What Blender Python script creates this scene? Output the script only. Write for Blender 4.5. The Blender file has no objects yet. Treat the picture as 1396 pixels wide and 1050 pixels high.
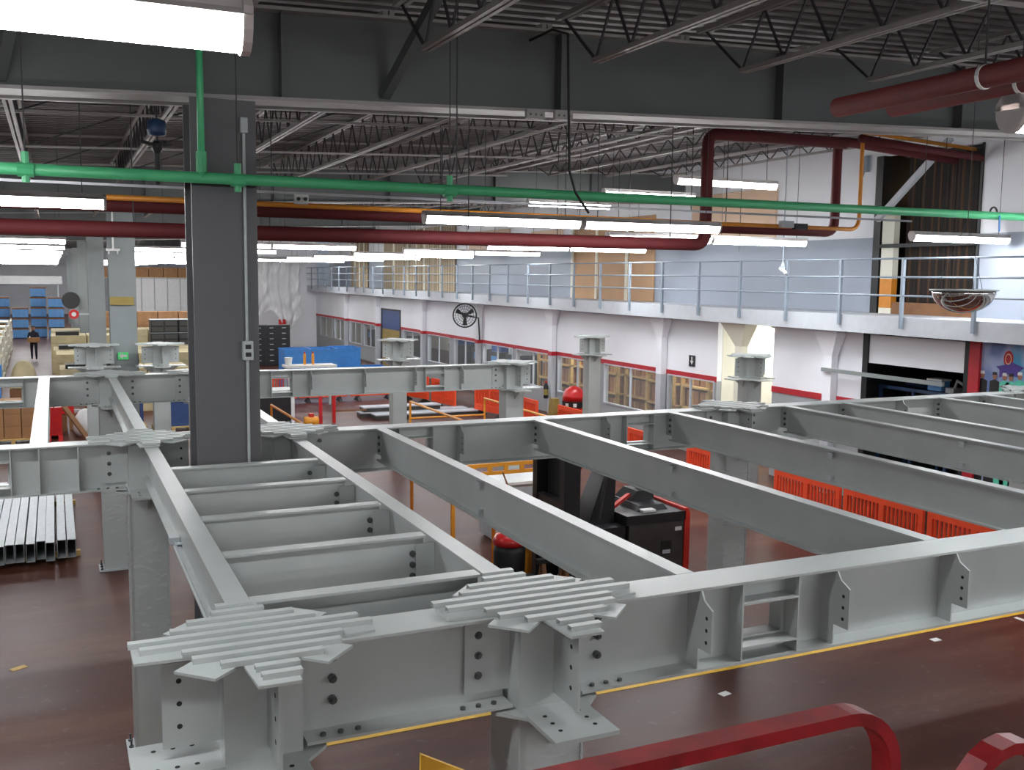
import bpy, math, random
from mathutils import Vector, Matrix
random.seed(7)
SC = bpy.context.scene
COL = SC.collection
# ------------------------------------------------------------------ camera
CAM_Z = 4.7
cam = bpy.data.cameras.new('camera')
cam.sensor_fit = 'HORIZONTAL'; cam.sensor_width = 36.0
cam.lens = 36.0 * 1349.3 / 1396.0
cam.clip_start = 0.05; cam.clip_end = 400
co = bpy.data.objects.new('camera', cam); COL.objects.link(co)
rt = Vector((0.90820185, -0.41837859, 0.01134668))
dn = Vector((-0.03520341, -0.10337674, -0.9940191))
fw = Vector((0.41704929, 0.90237055, -0.1086153))
co.matrix_world = Matrix(((rt.x, -dn.x, -fw.x, 0), (rt.y, -dn.y, -fw.y, 0), (rt.z, -dn.z, -fw.z, CAM_Z), (0, 0, 0, 1)))
SC.camera = co
# ------------------------------------------------------------------ world, exposure
W = bpy.data.worlds.new('world'); SC.world = W; W.use_nodes = True
W.node_tree.nodes['Background'].inputs[0].default_value = (0.75, 0.85, 1.0, 1)
W.node_tree.nodes['Background'].inputs[1].default_value = 0.10
SC.view_settings.view_transform = 'Standard'
SC.view_settings.look = 'None'
SC.view_settings.gamma = 1.0
SC.view_settings.use_curve_mapping = False
SC.view_settings.exposure = 1.55
LAMP = 26.0

# ------------------------------------------------------------------ materials
def lin(c):
    c = c / 255.0
    return c / 12.92 if c <= 0.04045 else ((c + 0.055) / 1.055) ** 2.4
def S(r, g, b): return (lin(r), lin(g), lin(b), 1)
def mat(name, rgb, rough=0.5, metal=0.0, var=0.12, scale=6.0, emit=0.0, spec=0.5):
    m = bpy.data.materials.new(name); m.use_nodes = True
    nt = m.node_tree; b = nt.nodes['Principled BSDF']
    col = S(*rgb)
    b.inputs['Roughness'].default_value = rough
    b.inputs['Metallic'].default_value = metal
    b.inputs['Specular IOR Level'].default_value = spec
    if emit > 0:
        b.inputs['Base Color'].default_value = col
        b.inputs['Emission Color'].default_value = col
        b.inputs['Emission Strength'].default_value = emit
        return m
    tc = nt.nodes.new('ShaderNodeTexCoord'); n = nt.nodes.new('ShaderNodeTexNoise')
    n.inputs['Scale'].default_value = scale; n.inputs['Detail'].default_value = 3
    r = nt.nodes.new('ShaderNodeValToRGB')
    r.color_ramp.elements[0].position = 0.3; r.color_ramp.elements[1].position = 0.7
    r.color_ramp.elements[0].color = tuple(c * (1 - var) for c in col[:3]) + (1,)
    r.color_ramp.elements[1].color = tuple(min(1, c * (1 + var)) for c in col[:3]) + (1,)
    nt.links.new(tc.outputs['Object'], n.inputs['Vector'])
    nt.links.new(n.outputs['Fac'], r.inputs['Fac'])
    nt.links.new(r.outputs['Color'], b.inputs['Base Color'])
    return m
def stripes(name, c1, c2, axis, freq, rough=0.6, sharp=0.5):
    m = mat(name, c1, rough); nt = m.node_tree; b = nt.nodes['Principled BSDF']
    tc = nt.nodes.new('ShaderNodeTexCoord'); s = nt.nodes.new('ShaderNodeSeparateXYZ')
    nt.links.new(tc.outputs['Object'], s.inputs[0])
    mu = nt.nodes.new('ShaderNodeMath'); mu.operation = 'MULTIPLY'; mu.inputs[1].default_value = freq
    nt.links.new(s.outputs[axis], mu.inputs[0])
    n = nt.nodes.new('ShaderNodeTexNoise'); n.noise_dimensions = '1D'; n.inputs['Scale'].default_value = 1.0
    n.inputs['Detail'].default_value = 2
    nt.links.new(mu.outputs[0], n.inputs['W'])
    r = nt.nodes.new('ShaderNodeValToRGB')
    r.color_ramp.elements[0].position = sharp - 0.12; r.color_ramp.elements[1].position = sharp + 0.12
    r.color_ramp.elements[0].color = S(*c1); r.color_ramp.elements[1].color = S(*c2)
    nt.links.new(n.outputs['Fac'], r.inputs['Fac']); nt.links.new(r.outputs['Color'], b.inputs['Base Color'])
    return m
def glassy(name, tint, fac, rough=0.05):
    m = bpy.data.materials.new(name); m.use_nodes = True; nt = m.node_tree
    for n in list(nt.nodes): nt.nodes.remove(n)
    o = nt.nodes.new('ShaderNodeOutputMaterial'); mx = nt.nodes.new('ShaderNodeMixShader')
    t = nt.nodes.new('ShaderNodeBsdfTransparent'); g = nt.nodes.new('ShaderNodeBsdfPrincipled')
    g.inputs['Base Color'].default_value = S(*tint); g.inputs['Roughness'].default_value = rough
    mx.inputs[0].default_value = fac
    nt.links.new(t.outputs[0], mx.inputs[1]); nt.links.new(g.outputs[0], mx.inputs[2])
    nt.links.new(mx.outputs[0], o.inputs[0])
    return m, nt, mx
def film(name, tint, lo, hi, scale):
    m, nt, mx = glassy(name, tint, 0.3, 0.25)
    tc = nt.nodes.new('ShaderNodeTexCoord'); mp = nt.nodes.new('ShaderNodeMapping')
    mp.inputs['Scale'].default_value = scale; mp.inputs['Rotation'].default_value = (0.3, 0.5, 0)
    n = nt.nodes.new('ShaderNodeTexNoise'); n.inputs['Scale'].default_value = 1; n.inputs['Detail'].default_value = 4
    mr = nt.nodes.new('ShaderNodeMapRange')
    mr.inputs[1].default_value = 0.52; mr.inputs[2].default_value = 0.75; mr.inputs[3].default_value = lo; mr.inputs[4].default_value = hi
    nt.links.new(tc.outputs['Object'], mp.inputs[0]); nt.links.new(mp.outputs[0], n.inputs['Vector'])
    nt.links.new(n.outputs['Fac'], mr.inputs[0]); nt.links.new(mr.outputs[0], mx.inputs[0])
    return m
def floor_mat():
    m = mat('painted_floor', (112, 84, 78), 0.3, 0, 0.1, 0.8, spec=0.2); nt = m.node_tree; b = nt.nodes['Principled BSDF']
    tc = nt.nodes.new('ShaderNodeTexCoord')
    n1 = nt.nodes.new('ShaderNodeTexNoise'); n1.inputs['Scale'].default_value = 0.55; n1.inputs['Detail'].default_value = 8; n1.inputs['Roughness'].default_value = 0.65
    n2 = nt.nodes.new('ShaderNodeTexNoise'); n2.inputs['Scale'].default_value = 7; n2.inputs['Detail'].default_value = 6
    mp = nt.nodes.new('ShaderNodeMapping'); mp.inputs['Scale'].default_value = (0.35, 1.3, 1); nt.links.new(tc.outputs['Object'], mp.inputs[0])
    nt.links.new(mp.outputs[0], n1.inputs['Vector']); nt.links.new(tc.outputs['Object'], n2.inputs['Vector'])
    r = nt.nodes.new('ShaderNodeValToRGB')
    e = r.color_ramp.elements; e[0].position = 0.3; e[0].color = S(58, 27, 19); e[1].position = 0.68; e[1].color = S(106, 74, 60)
    x = e.new(0.5); x.color = S(76, 39, 29)
    nt.links.new(n1.outputs['Fac'], r.inputs['Fac'])
    r2 = nt.nodes.new('ShaderNodeValToRGB'); r2.color_ramp.elements[0].position = 0.62; r2.color_ramp.elements[1].position = 0.8
    r2.color_ramp.elements[0].color = (0, 0, 0, 1); r2.color_ramp.elements[1].color = (0.45, 0.45, 0.45, 1)
    nt.links.new(n2.outputs['Fac'], r2.inputs['Fac'])
    mx = nt.nodes.new('ShaderNodeMixRGB'); mx.inputs[2].default_value = S(118, 100, 94)
    nt.links.new(r2.outputs['Color'], mx.inputs[0]); nt.links.new(r.outputs['Color'], mx.inputs[1])
    nt.links.new(mx.outputs[0], b.inputs['Base Color'])
    rr = nt.nodes.new('ShaderNodeMapRange'); rr.inputs[3].default_value = 0.26; rr.inputs[4].default_value = 0.55
    nt.links.new(n1.outputs['Fac'], rr.inputs[0]); nt.links.new(rr.outputs[0], b.inputs['Roughness'])
    return m
M = {}
M['steel'] = mat('grey_primer_steel', (168, 173, 171), 0.34, 0, 0.05, 3, spec=0.85)
M['galv'] = mat('galvanised_steel', (176, 182, 184), 0.45, 0.15, 0.08, 8)
M['bolt'] = mat('dark_bolt', (92, 96, 96), 0.4, 0.6)
M['hole'] = mat('bolt_hole', (30, 30, 30), 0.8)
M['bsteel'] = mat('building_steel', (90, 90, 93), 0.5, 0, 0.06, 1.5)
M['bsteel2'] = mat('building_steel_pale', (132, 138, 138), 0.5, 0, 0.06, 1.5)
M['girder'] = mat('roof_girder_steel', (86, 89, 89), 0.5, 0, 0.08, 1.0)
M['joist'] = mat('joist_steel', (150, 146, 144), 0.5, 0, 0.06)
M['rod'] = mat('dark_rod', (58, 58, 60), 0.5)
M['deck'] = mat('roof_deck', (120, 116, 116), 0.6, 0, 0.06, 1)
M['floor'] = floor_mat()
M['white'] = mat('white_panel', (240, 242, 247), 0.55, 0, 0.03, 0.6)
M['bluegrey'] = mat('bluegrey_panel', (160, 168, 181), 0.55, 0, 0.04, 0.5)
M['greywall'] = mat('grey_wall', (158, 162, 164), 0.6, 0, 0.04, 1)
M['fascia'] = mat('walkway_grey', (186, 190, 196), 0.5, 0, 0.04)
M['rail'] = mat('rail_grey', (134, 146, 158), 0.45, 0, 0.04)
M['redtrim'] = mat('red_stripe', (178, 32, 44), 0.5, 0, 0.06)
M['redpipe'] = mat('dark_red_pipe', (84, 14, 19), 0.75, 0, 0.08)
M['bigred'] = mat('red_duct', (112, 20, 20), 0.8, 0, 0.1)
M['green'] = mat('green_pipe', (84, 190, 132), 0.4, 0, 0.06)
M['orange'] = mat('orange_conduit', (206, 132, 40), 0.45, 0, 0.08)
M['lens'] = mat('lit_tube_lens', (255, 255, 255), 0.4, emit=LAMP * 0.42)
M['lens2'] = mat('lit_tube_lens_underside', (246, 250, 255), 0.4, emit=LAMP * 1.75)
M['housing'] = mat('fixture_white', (210, 205, 203), 0.5)
M['black'] = mat('black_matt', (24, 25, 27), 0.5, 0, 0.15)
M['truck'] = mat('truck_black', (30, 30, 33), 0.38, 0, 0.15)
M['truckgrey'] = mat('truck_charcoal', (60, 58, 56), 0.45)
M['truckred'] = mat('truck_red', (196, 44, 30), 0.4)
M['barrier'] = mat('barrier_orange', (246, 82, 40), 0.5, 0, 0.06)
M['scaff'] = mat('scaffold_yellow', (226, 150, 44), 0.45, 0, 0.08)
M['tape'] = mat('yellow_floor_paint', (222, 176, 52), 0.6, 0, 0.1)
M['handrail'] = mat('worn_red_paint', (140, 20, 26), 0.45, 0, 0.3, 14)
M['card'] = mat('cardboard', (172, 128, 88), 0.75, 0, 0.12, 3)
M['card2'] = mat('pale_carton', (202, 188, 148), 0.75, 0, 0.1, 3)
M['wood'] = mat('pale_wood', (204, 170, 106), 0.7, 0, 0.12, 5)
M['brownwood'] = mat('brown_wood', (128, 88, 56), 0.7, 0, 0.15, 4)
M['blue'] = mat('blue_plastic', (58, 132, 204), 0.5, 0, 0.08)
M['blue2'] = mat('blue_bin', (92, 146, 200), 0.5, 0, 0.1)
M['navy'] = mat('navy_panel', (52, 78, 128), 0.5)
M['chrome'] = mat('mirror_dome', (210, 205, 205), 0.06, 1.0, 0.02)
M['whitep'] = mat('white_plastic', (222, 222, 220), 0.5, 0, 0.05)
M['cream'] = mat('cream_wall', (226, 224, 208), 0.6, 0, 0.03, 0.5)
M['peach'] = mat('peach_panel', (222, 190, 160), 0.6, 0, 0.05, 0.6)
M['crate'] = stripes('timber_strips', (120, 100, 78), (204, 186, 152), 1, 9, 0.7)
M['brownboard'] = mat('brown_board', (186, 148, 112), 0.7, 0, 0.08, 1)
M['strip'] = stripes('dark_strip_curtain', (20, 15, 11), (78, 52, 28), 1, 11, 0.8, 0.6)
M['skin'] = mat('skin', (150, 104, 82), 0.6)
M['cloth'] = mat('dark_navy_cloth', (30, 36, 52), 0.8)
M['trouser'] = mat('dark_trousers', (34, 36, 48), 0.8)
M['redpl'] = mat('red_plastic', (192, 32, 34), 0.3)
M['mesh'] = mat('dark_wire', (40, 40, 42), 0.5)
M['olive'] = mat('olive_tan', (150, 130, 70), 0.6)
M['exitgreen'] = mat('exit_green', (70, 196, 110), 0.5, emit=0.12)
M['film'] = film('plastic_film', (225, 228, 230), 0.02, 0.28, (9, 9, 30))
M['curtain'] = film('plastic_curtain', (245, 246, 248), 0.55, 0.95, (2.4, 2.4, 0.35))
M['glass'] = glassy('window_glass', (200, 210, 215), 0.10)[0]
M['tealdark'] = mat('dark_teal', (36, 60, 92), 0.5)

# ------------------------------------------------------------------ mesh builder
class MB:
    def __init__(s): s.v = []; s.f = []
    def hexa(s, p):                     # 8 points: bottom ring 0-3 ccw, top ring 4-7
        n = len(s.v); s.v += [tuple(q) for q in p]
        s.f += [(n+3, n+2, n+1, n), (n+4, n+5, n+6, n+7), (n, n+1, n+5, n+4), (n+1, n+2, n+6, n+5), (n+2, n+3, n+7, n+6), (n+3, n, n+4, n+7)]
        return s
    def box(s, x0, x1, y0, y1, z0, z1):
        return s.hexa([(x0, y0, z0), (x1, y0, z0), (x1, y1, z0), (x0, y1, z0), (x0, y0, z1), (x1, y0, z1), (x1, y1, z1), (x0, y1, z1)])
    def sbox(s, x0, x1, y0, y1, z0, z1, k):   # sheared with slope k along x (roof slope)
        a, b = k * x0, k * x1
        return s.hexa([(x0, y0, z0+a), (x1, y0, z0+b), (x1, y1, z0+b), (x0, y1, z0+a), (x0, y0, z1+a), (x1, y0, z1+b), (x1, y1, z1+b), (x0, y1, z1+a)])
    def bar(s, p, q, w, h, up=(0, 0, 1)):      # rectangular bar along p-q
        p, q = Vector(p), Vector(q); d = (q - p).normalized(); u = Vector(up)
        if abs(d.dot(u)) > 0.98: u = Vector((1, 0, 0))
        sd = d.cross(u).normalized() * (w / 2); u2 = sd.cross(d).normalized() * (h / 2)
        c = [-sd - u2, sd - u2, sd + u2, -sd + u2]
        return s.hexa([p + c[0], p + c[1], p + c[2], p + c[3], q + c[0], q + c[1], q + c[2], q + c[3]])
    def prism(s, pts, plane, a, b):            # polygon extruded; plane 'xy' 'xz' 'yz'
        n = len(s.v); k = len(pts)
        def P(u, w, t): return {'xy': (u, w, t), 'xz': (u, t, w), 'yz': (t, u, w)}[plane]
        s.v += [P(u, w, a) for u, w in pts] + [P(u, w, b) for u, w in pts]
        s.f += [tuple(range(n+k-1, n-1, -1)), tuple(range(n+k, n+2*k))]
        s.f += [(n+i, n+(i+1) % k, n+k+(i+1) % k, n+k+i) for i in range(k)]
        return s
    def tube(s, path, r, n=8, cap=True, rect=None):
        path = [Vector(p) for p in path]; base = len(s.v); prev = None
        m = len(path)
        for i, p in enumerate(path):
            d = (path[min(i+1, m-1)] - path[max(i-1, 0)]).normalized()
            if prev is None:
                a = Vector((0, 0, 1)) if abs(d.z) < 0.9 else Vector((1, 0, 0))
                u = d.cross(a).normalized()
            else:
                u = (prev - d * prev.dot(d)).normalized()
            prev = u; w = d.cross(u)
            rr = r[i] if isinstance(r, (list, tuple)) else r
            if rect:
                for cu, cw in ((-1, -1), (1, -1), (1, 1), (-1, 1)): s.v.append(tuple(p + u * cu * rect[0] / 2 + w * cw * rect[1] / 2))
            else:
                for j in range(n):
                    t = 2 * math.pi * j / n; s.v.append(tuple(p + (u * math.cos(t) + w * math.sin(t)) * rr))
        k = 4 if rect else n
        for i in range(m - 1):
            for j in range(k):
                a = base + i * k + j; b = base + i * k + (j + 1) % k
                s.f.append((a, b, b + k, a + k))
        if cap: s.f += [tuple(range(base + k - 1, base - 1, -1)), tuple(range(base + (m-1) * k, base + m * k))]
        return s
    def lathe(s, prof, n=16, c=(0, 0, 0)):     # (r, z) profile around z
        base = len(s.v); m = len(prof)
        for r, z in prof:
            for j in range(n):
                t = 2 * math.pi * j / n; s.v.append((c[0] + r * math.cos(t), c[1] + r * math.sin(t), c[2] + z))
        for i in range(m - 1):
            for j in range(n):
                a = base + i * n + j; b = base + i * n + (j+1) % n; s.f.append((a, b, b+n, a+n))
        s.f += [tuple(range(base + n - 1, base - 1, -1)), tuple(range(base + (m-1)*n, base + m*n))]
        return s
    def grid(s, fn, nu, nv):
        b = len(s.v)
        for i in range(nu + 1):
            for j in range(nv + 1): s.v.append(tuple(fn(i / nu, j / nv)))
        for i in range(nu):
            for j in range(nv):
                a = b + i * (nv+1) + j; s.f.append((a, a+1, a+nv+2, a+nv+1))
        return s
    def build(s, name, m, parent=None, smooth=False):
        me = bpy.data.meshes.new(name); me.from_pydata(s.v, [], s.f); me.validate(); me.update()
        me.materials.append(m if not isinstance(m, str) else M[m])
        if smooth:
            for p in me.polygons: p.use_smooth = True
        o = bpy.data.objects.new(name, me); COL.objects.link(o)
        if parent: o.parent = parent
        return o
def tag(o, label, cat, group=None):
    o['label'] = label; o['category'] = cat
    if group: o['group'] = group
    return o
def thing(name, label, cat, loc=(0, 0, 0), rz=0, group=None):
    o = bpy.data.objects.new(name, None); COL.objects.link(o); o.empty_display_size = 0.1
    o.location = loc; o.rotation_euler = (0, 0, rz)
    return tag(o, label, cat, group)
def struct(o): o['kind'] = 'structure'; return o
def dup(root, loc, rz=0, label=None, group=None):
    r = root.copy(); COL.objects.link(r); r.location = loc; r.rotation_euler = (0, 0, rz)
    if label: r['label'] = label
    if group: r['group'] = group
    for ch in list(root.children):
        c = ch.copy(); COL.objects.link(c); c.parent = r
        for g in list(ch.children):
            d = g.copy(); COL.objects.link(d); d.parent = c
    return r
ORD = ['first', 'second', 'third', 'fourth', 'fifth', 'sixth', 'seventh', 'eighth', 'ninth', 'tenth', 'eleventh', 'twelfth', 'thirteenth', 'fourteenth', 'fifteenth', 'sixteenth', 'seventeenth', 'eighteenth', 'nineteenth', 'twentieth']
K = 0.039                                   # roof slope, rising towards the walkway wall
# ================================================================== SETTING
struct(MB().box(-14, 32, -22, 125, -0.2, 0).build('floor', 'floor'))
def roof():
    mb = MB(); x0, x1 = -14.0, 16.7; y = -6.0; p = 0.24
    pts = []
    while y < 62:
        pts += [(y, 0), (y + 0.10, 0), (y + 0.14, 0.045), (y + 0.26, 0.045)]; y += p
    b = len(mb.v)
    for yy, zz in pts:
        mb.v.append((x0, yy, 7.22 + zz + K * x0)); mb.v.append((x1, yy, 7.22 + zz + K * x1))
    for i in range(len(pts) - 1):
        a = b + 2 * i; mb.f.append((a, a + 1, a + 3, a + 2))
    mb.sbox(x0, x1, y - 0.3, 125, 7.23, 7.3, K)
    mb.sbox(x0, x1, -22, 125, 7.34, 7.42, K)
    return mb
struct(roof().build('ceiling', 'deck'))
XW, XU, XF = 15.6, 16.5, 15.0               # lower wall, upper wall, walkway edge
up = MB(); lo = MB()
def seg(y0, y1, z0, z1):
    zc = 2.05
    if z1 > zc: up.box(XW, XW + 0.15, y0, y1, max(z0, zc), z1)
    if z0 < zc: lo.box(XW, XW + 0.15, y0, y1, z0, min(z1, zc))
ZT = 3.66
seg(-22, 13.2, 0, ZT); seg(15.95, 18.85, 0, ZT)
WINS = [(21.12, 23.3), (23.75, 26.85), (27.2, 30.0), (30.5, 33.4), (33.7, 36.55), (37.2, 39.7), (40.2, 43.0), (43.8, 46.6), (51.0, 53.4), (53.9, 56.4), (57.2, 59.8), (60.3, 63.4)]
yprev = 21.05
def run(y0, y1):
    seg(y0, y1, 0, 0.8); seg(y0, y1, 2.05, ZT)
    c = y0
    for a, b in WINS:
        if a >= y0 and b <= y1:
            seg(c, a, 0.8, 2.05); c = b
    seg(c, y1, 0.8, 2.05)
run(21.05, 47.0); seg(47.0, 50.2, 3.0, ZT); run(50.2, 64.5)
struct(up.build('wall_right', 'white')); struct(lo.build('wall_right_base', 'greywall'))
for i, (a, b) in enumerate(WINS):
    f = MB(); w = 0.04
    f.box(XW - 0.03, XW + 0.05, a, a + w, 0.8, 2.05).box(XW - 0.03, XW + 0.05, b - w, b, 0.8, 2.05)
    f.box(XW - 0.03, XW + 0.05, a + w, b - w, 0.8, 0.8 + w).box(XW - 0.03, XW + 0.05, a + w, b - w, 2.05 - w, 2.05)
    f.box(XW - 0.02, XW + 0.04, (a + b) / 2 - 0.025, (a + b) / 2 + 0.025, 0.85, 2.0)
    o = struct(f.build('window_%d' % (i + 1), 'fascia'))
    MB().box(XW + 0.005, XW + 0.012, a + w, b - w, 0.85, 2.0).build('pane', 'glass', o)
# red stripe under the white panels
t = MB()
for a, b in ((16.0, 18.85), (21.05, 47.0), (50.2, 64.5), (8, 12.6)): t.box(XW - 0.02, XW, a, b, 2.03, 2.17)
struct(t.build('trim_1', 'redtrim'))
# upper wall, blue-grey below and white above
ub = MB(); uw = MB()
for a, b in ((-22, 13.95), (16.7, 64.5)):
    ub.box(XU, XU + 0.15, a, b, 4.0, 5.65); uw.box(XU, XU + 0.15, a, b, 5.65, 8.0)
uw.box(XU, XU + 0.15, 13.95, 16.7, 7.4, 8.0)
struct(ub.build('wall_upper_right', 'bluegrey')); struct(uw.build('wall_upper_right_top', 'white'))
struct(MB().box(9.6, XW, 64.5, 64.7, 0, 7.8).build('wall_back', 'white'))
struct(MB().box(-14, 32, 122, 122.3, 0, 7.9).build('wall_far', 'white'))
struct(MB().box(-14, -13.8, -22, 122, 0, 7.0).build('wall_left', 'greywall'))
struct(MB().box(-14, 32, -22.2, -22, 0, 7.9).build('wall_front', 'greywall'))
# store room behind the windows, corridor, dark bay
rm = MB(); rm.box(22.5, 22.7, 21.3, 64.5, 0, 3.6).box(15.75, 22.7, 21.3, 64.5, 3.6, 3.64).box(15.76, 22.5, 64.4, 64.5, 0, 3.6)
struct(rm.build('wall_store_room', 'cream'))
cr = MB(); cr.box(15.76, 21, 18.65, 18.85, 0, 3.6).box(15.76, 21, 21.05, 21.25, 0, 3.6).box(21, 21.2, 18.65, 21.25, 0, 3.6).box(15.76, 21, 18.65, 21.25, 3.6, 3.64)
struct(cr.build('wall_corridor', 'cream'))
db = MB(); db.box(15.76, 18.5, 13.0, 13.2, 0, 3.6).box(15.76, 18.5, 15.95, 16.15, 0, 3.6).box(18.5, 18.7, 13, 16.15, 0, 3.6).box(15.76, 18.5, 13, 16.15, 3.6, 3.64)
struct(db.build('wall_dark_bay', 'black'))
d = struct(MB().box(XW - 0.02, XW + 0.08, 15.8, 15.95, 0, ZT).box(XW - 0.02, XW + 0.08, 13.2, 13.35, 0, ZT).box(XW - 0.02, XW + 0.08, 13.35, 15.8, 3.58, ZT).build('door_1', 'black'))
MB().box(XW + 0.02, XW + 0.06, 13.35, 15.8, 2.98, 3.58).build('shutter', 'white', d)
d = struct(MB().box(XW - 0.03, XW + 0.05, 47.0, 47.12, 0, 3.0).box(XW - 0.03, XW + 0.05, 50.08, 50.2, 0, 3.0).box(XW - 0.03, XW + 0.05, 47.12, 50.08, 2.92, 3.0).build('door_2', 'black'))
MB().box(XW, XW + 0.04, 47.12, 50.08, 1.95, 2.92).build('upper_panel', 'navy', d); MB().box(XW, XW + 0.04, 47.12, 50.08, 0, 1.95).build('lower_panel', 'olive', d)
# upper doorway with dark strip curtain
d = struct(MB().box(XU - 0.05, XU + 0.15, 16.5, 16.7, 4.0, 7.4).box(XU - 0.03, XU + 0.15, 13.95, 14.0, 4, 7.4).box(XU - 0.08, XU + 0.1, 14.0, 16.5, 5.42, 5.5).build('door_3', 'black'))
v = MB(); v.box(18.6, 18.7, 13.6, 17, 4, 7.8).box(XU + .15, 18.6, 13.7, 13.94, 4, 7.8).box(XU + .15, 18.6, 16.72, 17, 4, 7.8).box(XU + .15, 18.6, 13.7, 17, 7.8, 7.84).box(XU + .15, 18.6, 13.7, 17, 3.96, 4.0)
struct(v.build('wall_upper_bay', 'black'))

# ------------------------------------------------------------------ walkway and rail
wk = thing('walkway', 'grey steel walkway high along the white right-hand wall', 'walkway', (0, 0, 0))
MB().box(XF, XF + 0.12, 2, 64.5, 3.64, 4.0).build('fascia', 'fascia', wk)
MB().box(XF + 0.12, XU, 2, 64.5, 3.88, 4.0).build('walkway_deck', 'fascia', wk)
gr = thing('guardrail', 'long grey three-bar guardrail standing along the walkway edge', 'railing', (XF, 0, 0))
for z in (5.14, 4.78, 4.42):
    MB().tube([(-0.04, 2, z), (-0.04, 64.4, z)], 0.022, 6).build('rail_bar', 'rail', gr)
y = 2.6
while y < 64.3:
    MB().box(-0.065, -0.005, y - 0.03, y + 0.03, 3.78, 5.14).build('post', 'rail', gr); y += 1.68
PIERS = [16.8, 23.5, 30.25, 36.8, 43.4, 50.6, 56.8]
for i, yy in enumerate(PIERS):
    nm = ['beside the dark bay', 'just left of the bright corridor', 'behind the fire extinguisher', 'beside the wall fan', 'between the fan and the blue door', 'at the far jamb of the blue door', 'farthest of the row'][i]
    p = thing('wall_pier', 'pale pier with flared head under the walkway, ' + nm, 'column', (XW - 0.14, yy, 0), 0, 'piers under the walkway')
    MB().box(-0.06, 0.12, -0.13, 0.13, 0, 2.03).build('lower_shaft', 'fascia', p)
    MB().box(-0.06, 0.12, -0.13, 0.13, 2.03, 3.06).build('shaft', 'white', p)
    if i > 1: MB().box(-0.07, 0.12, -0.14, 0.14, 2.03, 2.17).build('red_band', 'redtrim', p)
    h = MB().hexa([(-0.06, -0.13, 3.06), (0.12, -0.13, 3.06), (0.12, 0.13, 3.06), (-0.06, 0.13, 3.06), (-0.16, -0.36, 3.58), (0.12, -0.36, 3.58), (0.12, 0.36, 3.58), (-0.16, 0.36, 3.58)])
    h.box(-0.16, 0.12, -0.36, 0.36, 3.58, 3.64).build('flared_head', 'white', p)
p = thing('wall_pier', 'cream flared steel pier standing in the bright corridor mouth', 'column', (XW - 0.14, 19.9, 0), 0, 'piers under the walkway')
MB().box(-0.1, 0.1, -0.12, 0.12, 0, 3.05).build('shaft', 'cream', p)
MB().hexa([(-0.1, -0.12, 3.05), (0.1, -0.12, 3.05), (0.1, 0.12, 3.05), (-0.1, 0.12, 3.05), (-0.3, -0.5, 3.64), (0.1, -0.5, 3.64), (0.1, 0.5, 3.64), (-0.3, 0.5, 3.64)]).build('flared_head', 'cream', p)

# upper wall fittings
def shutter(name, label, cat, y0, y1, z0, z1, m, posts, pm='cream', sub='post'):
    t = thing(name, label, cat, (XU - 0.01, 0, 0))
    MB().box(-0.06, 0, y0, y1, z0, z1).build('panel', m, t)
    for q in posts: MB().box(-0.12, -0.06, q - 0.05, q + 0.05, z0, z1).build(sub, pm, t)
    return t
shutter('panel_stack', 'brown boards with three pale upright battens behind the walkway rail', 'boards', 25.5, 30.7, 4.0, 6.6, 'brownboard', (27.0, 28.9, 30.6))
shutter('panel_stack', 'wide stack of brown and cream timber strips behind the walkway rail', 'boards', 41.8, 52.4, 4.0, 7.0, 'crate', (43.6, 45.8, 47.0, 48.3, 50.6), 'cream')
shutter('panel_stack', 'narrow far stack of cream timber strips behind the walkway rail', 'boards', 55.5, 59.0, 4.0, 6.6, 'crate', (56.2, 57.1, 58.1), 'cream')
for a, b, z0, z1, l in ((20.0, 23.6, 5.66, 7.0, 'pale peach panel high on the wall behind the red pipe elbow'), (36.0, 40.2, 5.7, 6.6, 'pale peach panel high on the wall behind the hanging lamps'), (31.5, 34.0, 5.7, 6.4, 'small grey-peach panel high on the wall left of the brown boards')):
    tag(MB().box(XU - 0.05, XU - 0.005, a, b, z0, z1).build('wall_panel', 'peach'), l, 'panel')
t = thing('strip_curtain', 'dark brown strip curtain hanging in the tall upper doorway', 'curtain', (XU + 0.2, 0, 0))
yy = 14.04
while yy < 16.0:
    MB().box(0, 0.03, yy, yy + 0.17, 4.25, 7.35).build('strip', 'strip', t); yy += 0.18
MB().box(-0.03, 0.04, 14.0, 16.1, 7.33, 7.4).build('curtain_rail', 'black', t)
t = thing('door_pillar', 'cream pillar with an orange foot at the left of the tall dark doorway', 'pillar', (XU + 0.02, 16.28, 4.0))
MB().box(-0.06, 0.1, -0.17, 0.17, 0.12, 0.75).build('orange_foot', 'orange', t)
MB().box(-0.06, 0.1, -0.17, 0.17, 0.75, 2.2).build('shaft', 'cream', t); MB().box(-0.06, 0.1, -0.17, 0.17, 0, 0.12).build('base', 'cream', t)
tag(MB().box(XU - 0.02, XU + 0.14, 14.02, 16.1, 4.0, 4.25).build('threshold_board', 'brownwood'), 'brown board along the bottom of the tall dark doorway', 'board')
tag(MB().bar((XU - 0.2, 14.6, 7.55), (XU - 0.2, 16.45, 6.02), 0.1, 0.12).build('diagonal_brace', 'fascia'), 'pale diagonal brace crossing the tall dark doorway', 'brace')
for zz in (7.02, 6.88):
    tag(MB().box(18.3, 18.5, 15.85, 16.3, zz - 0.02, zz + 0.02).build('lamp_strip', mat('warm_lamp', (255, 214, 170), emit=2.0)), 'small warm lamp strip glowing inside the tall dark doorway, %s' % ('upper' if zz > 7 else 'lower'), 'lamp')
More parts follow.
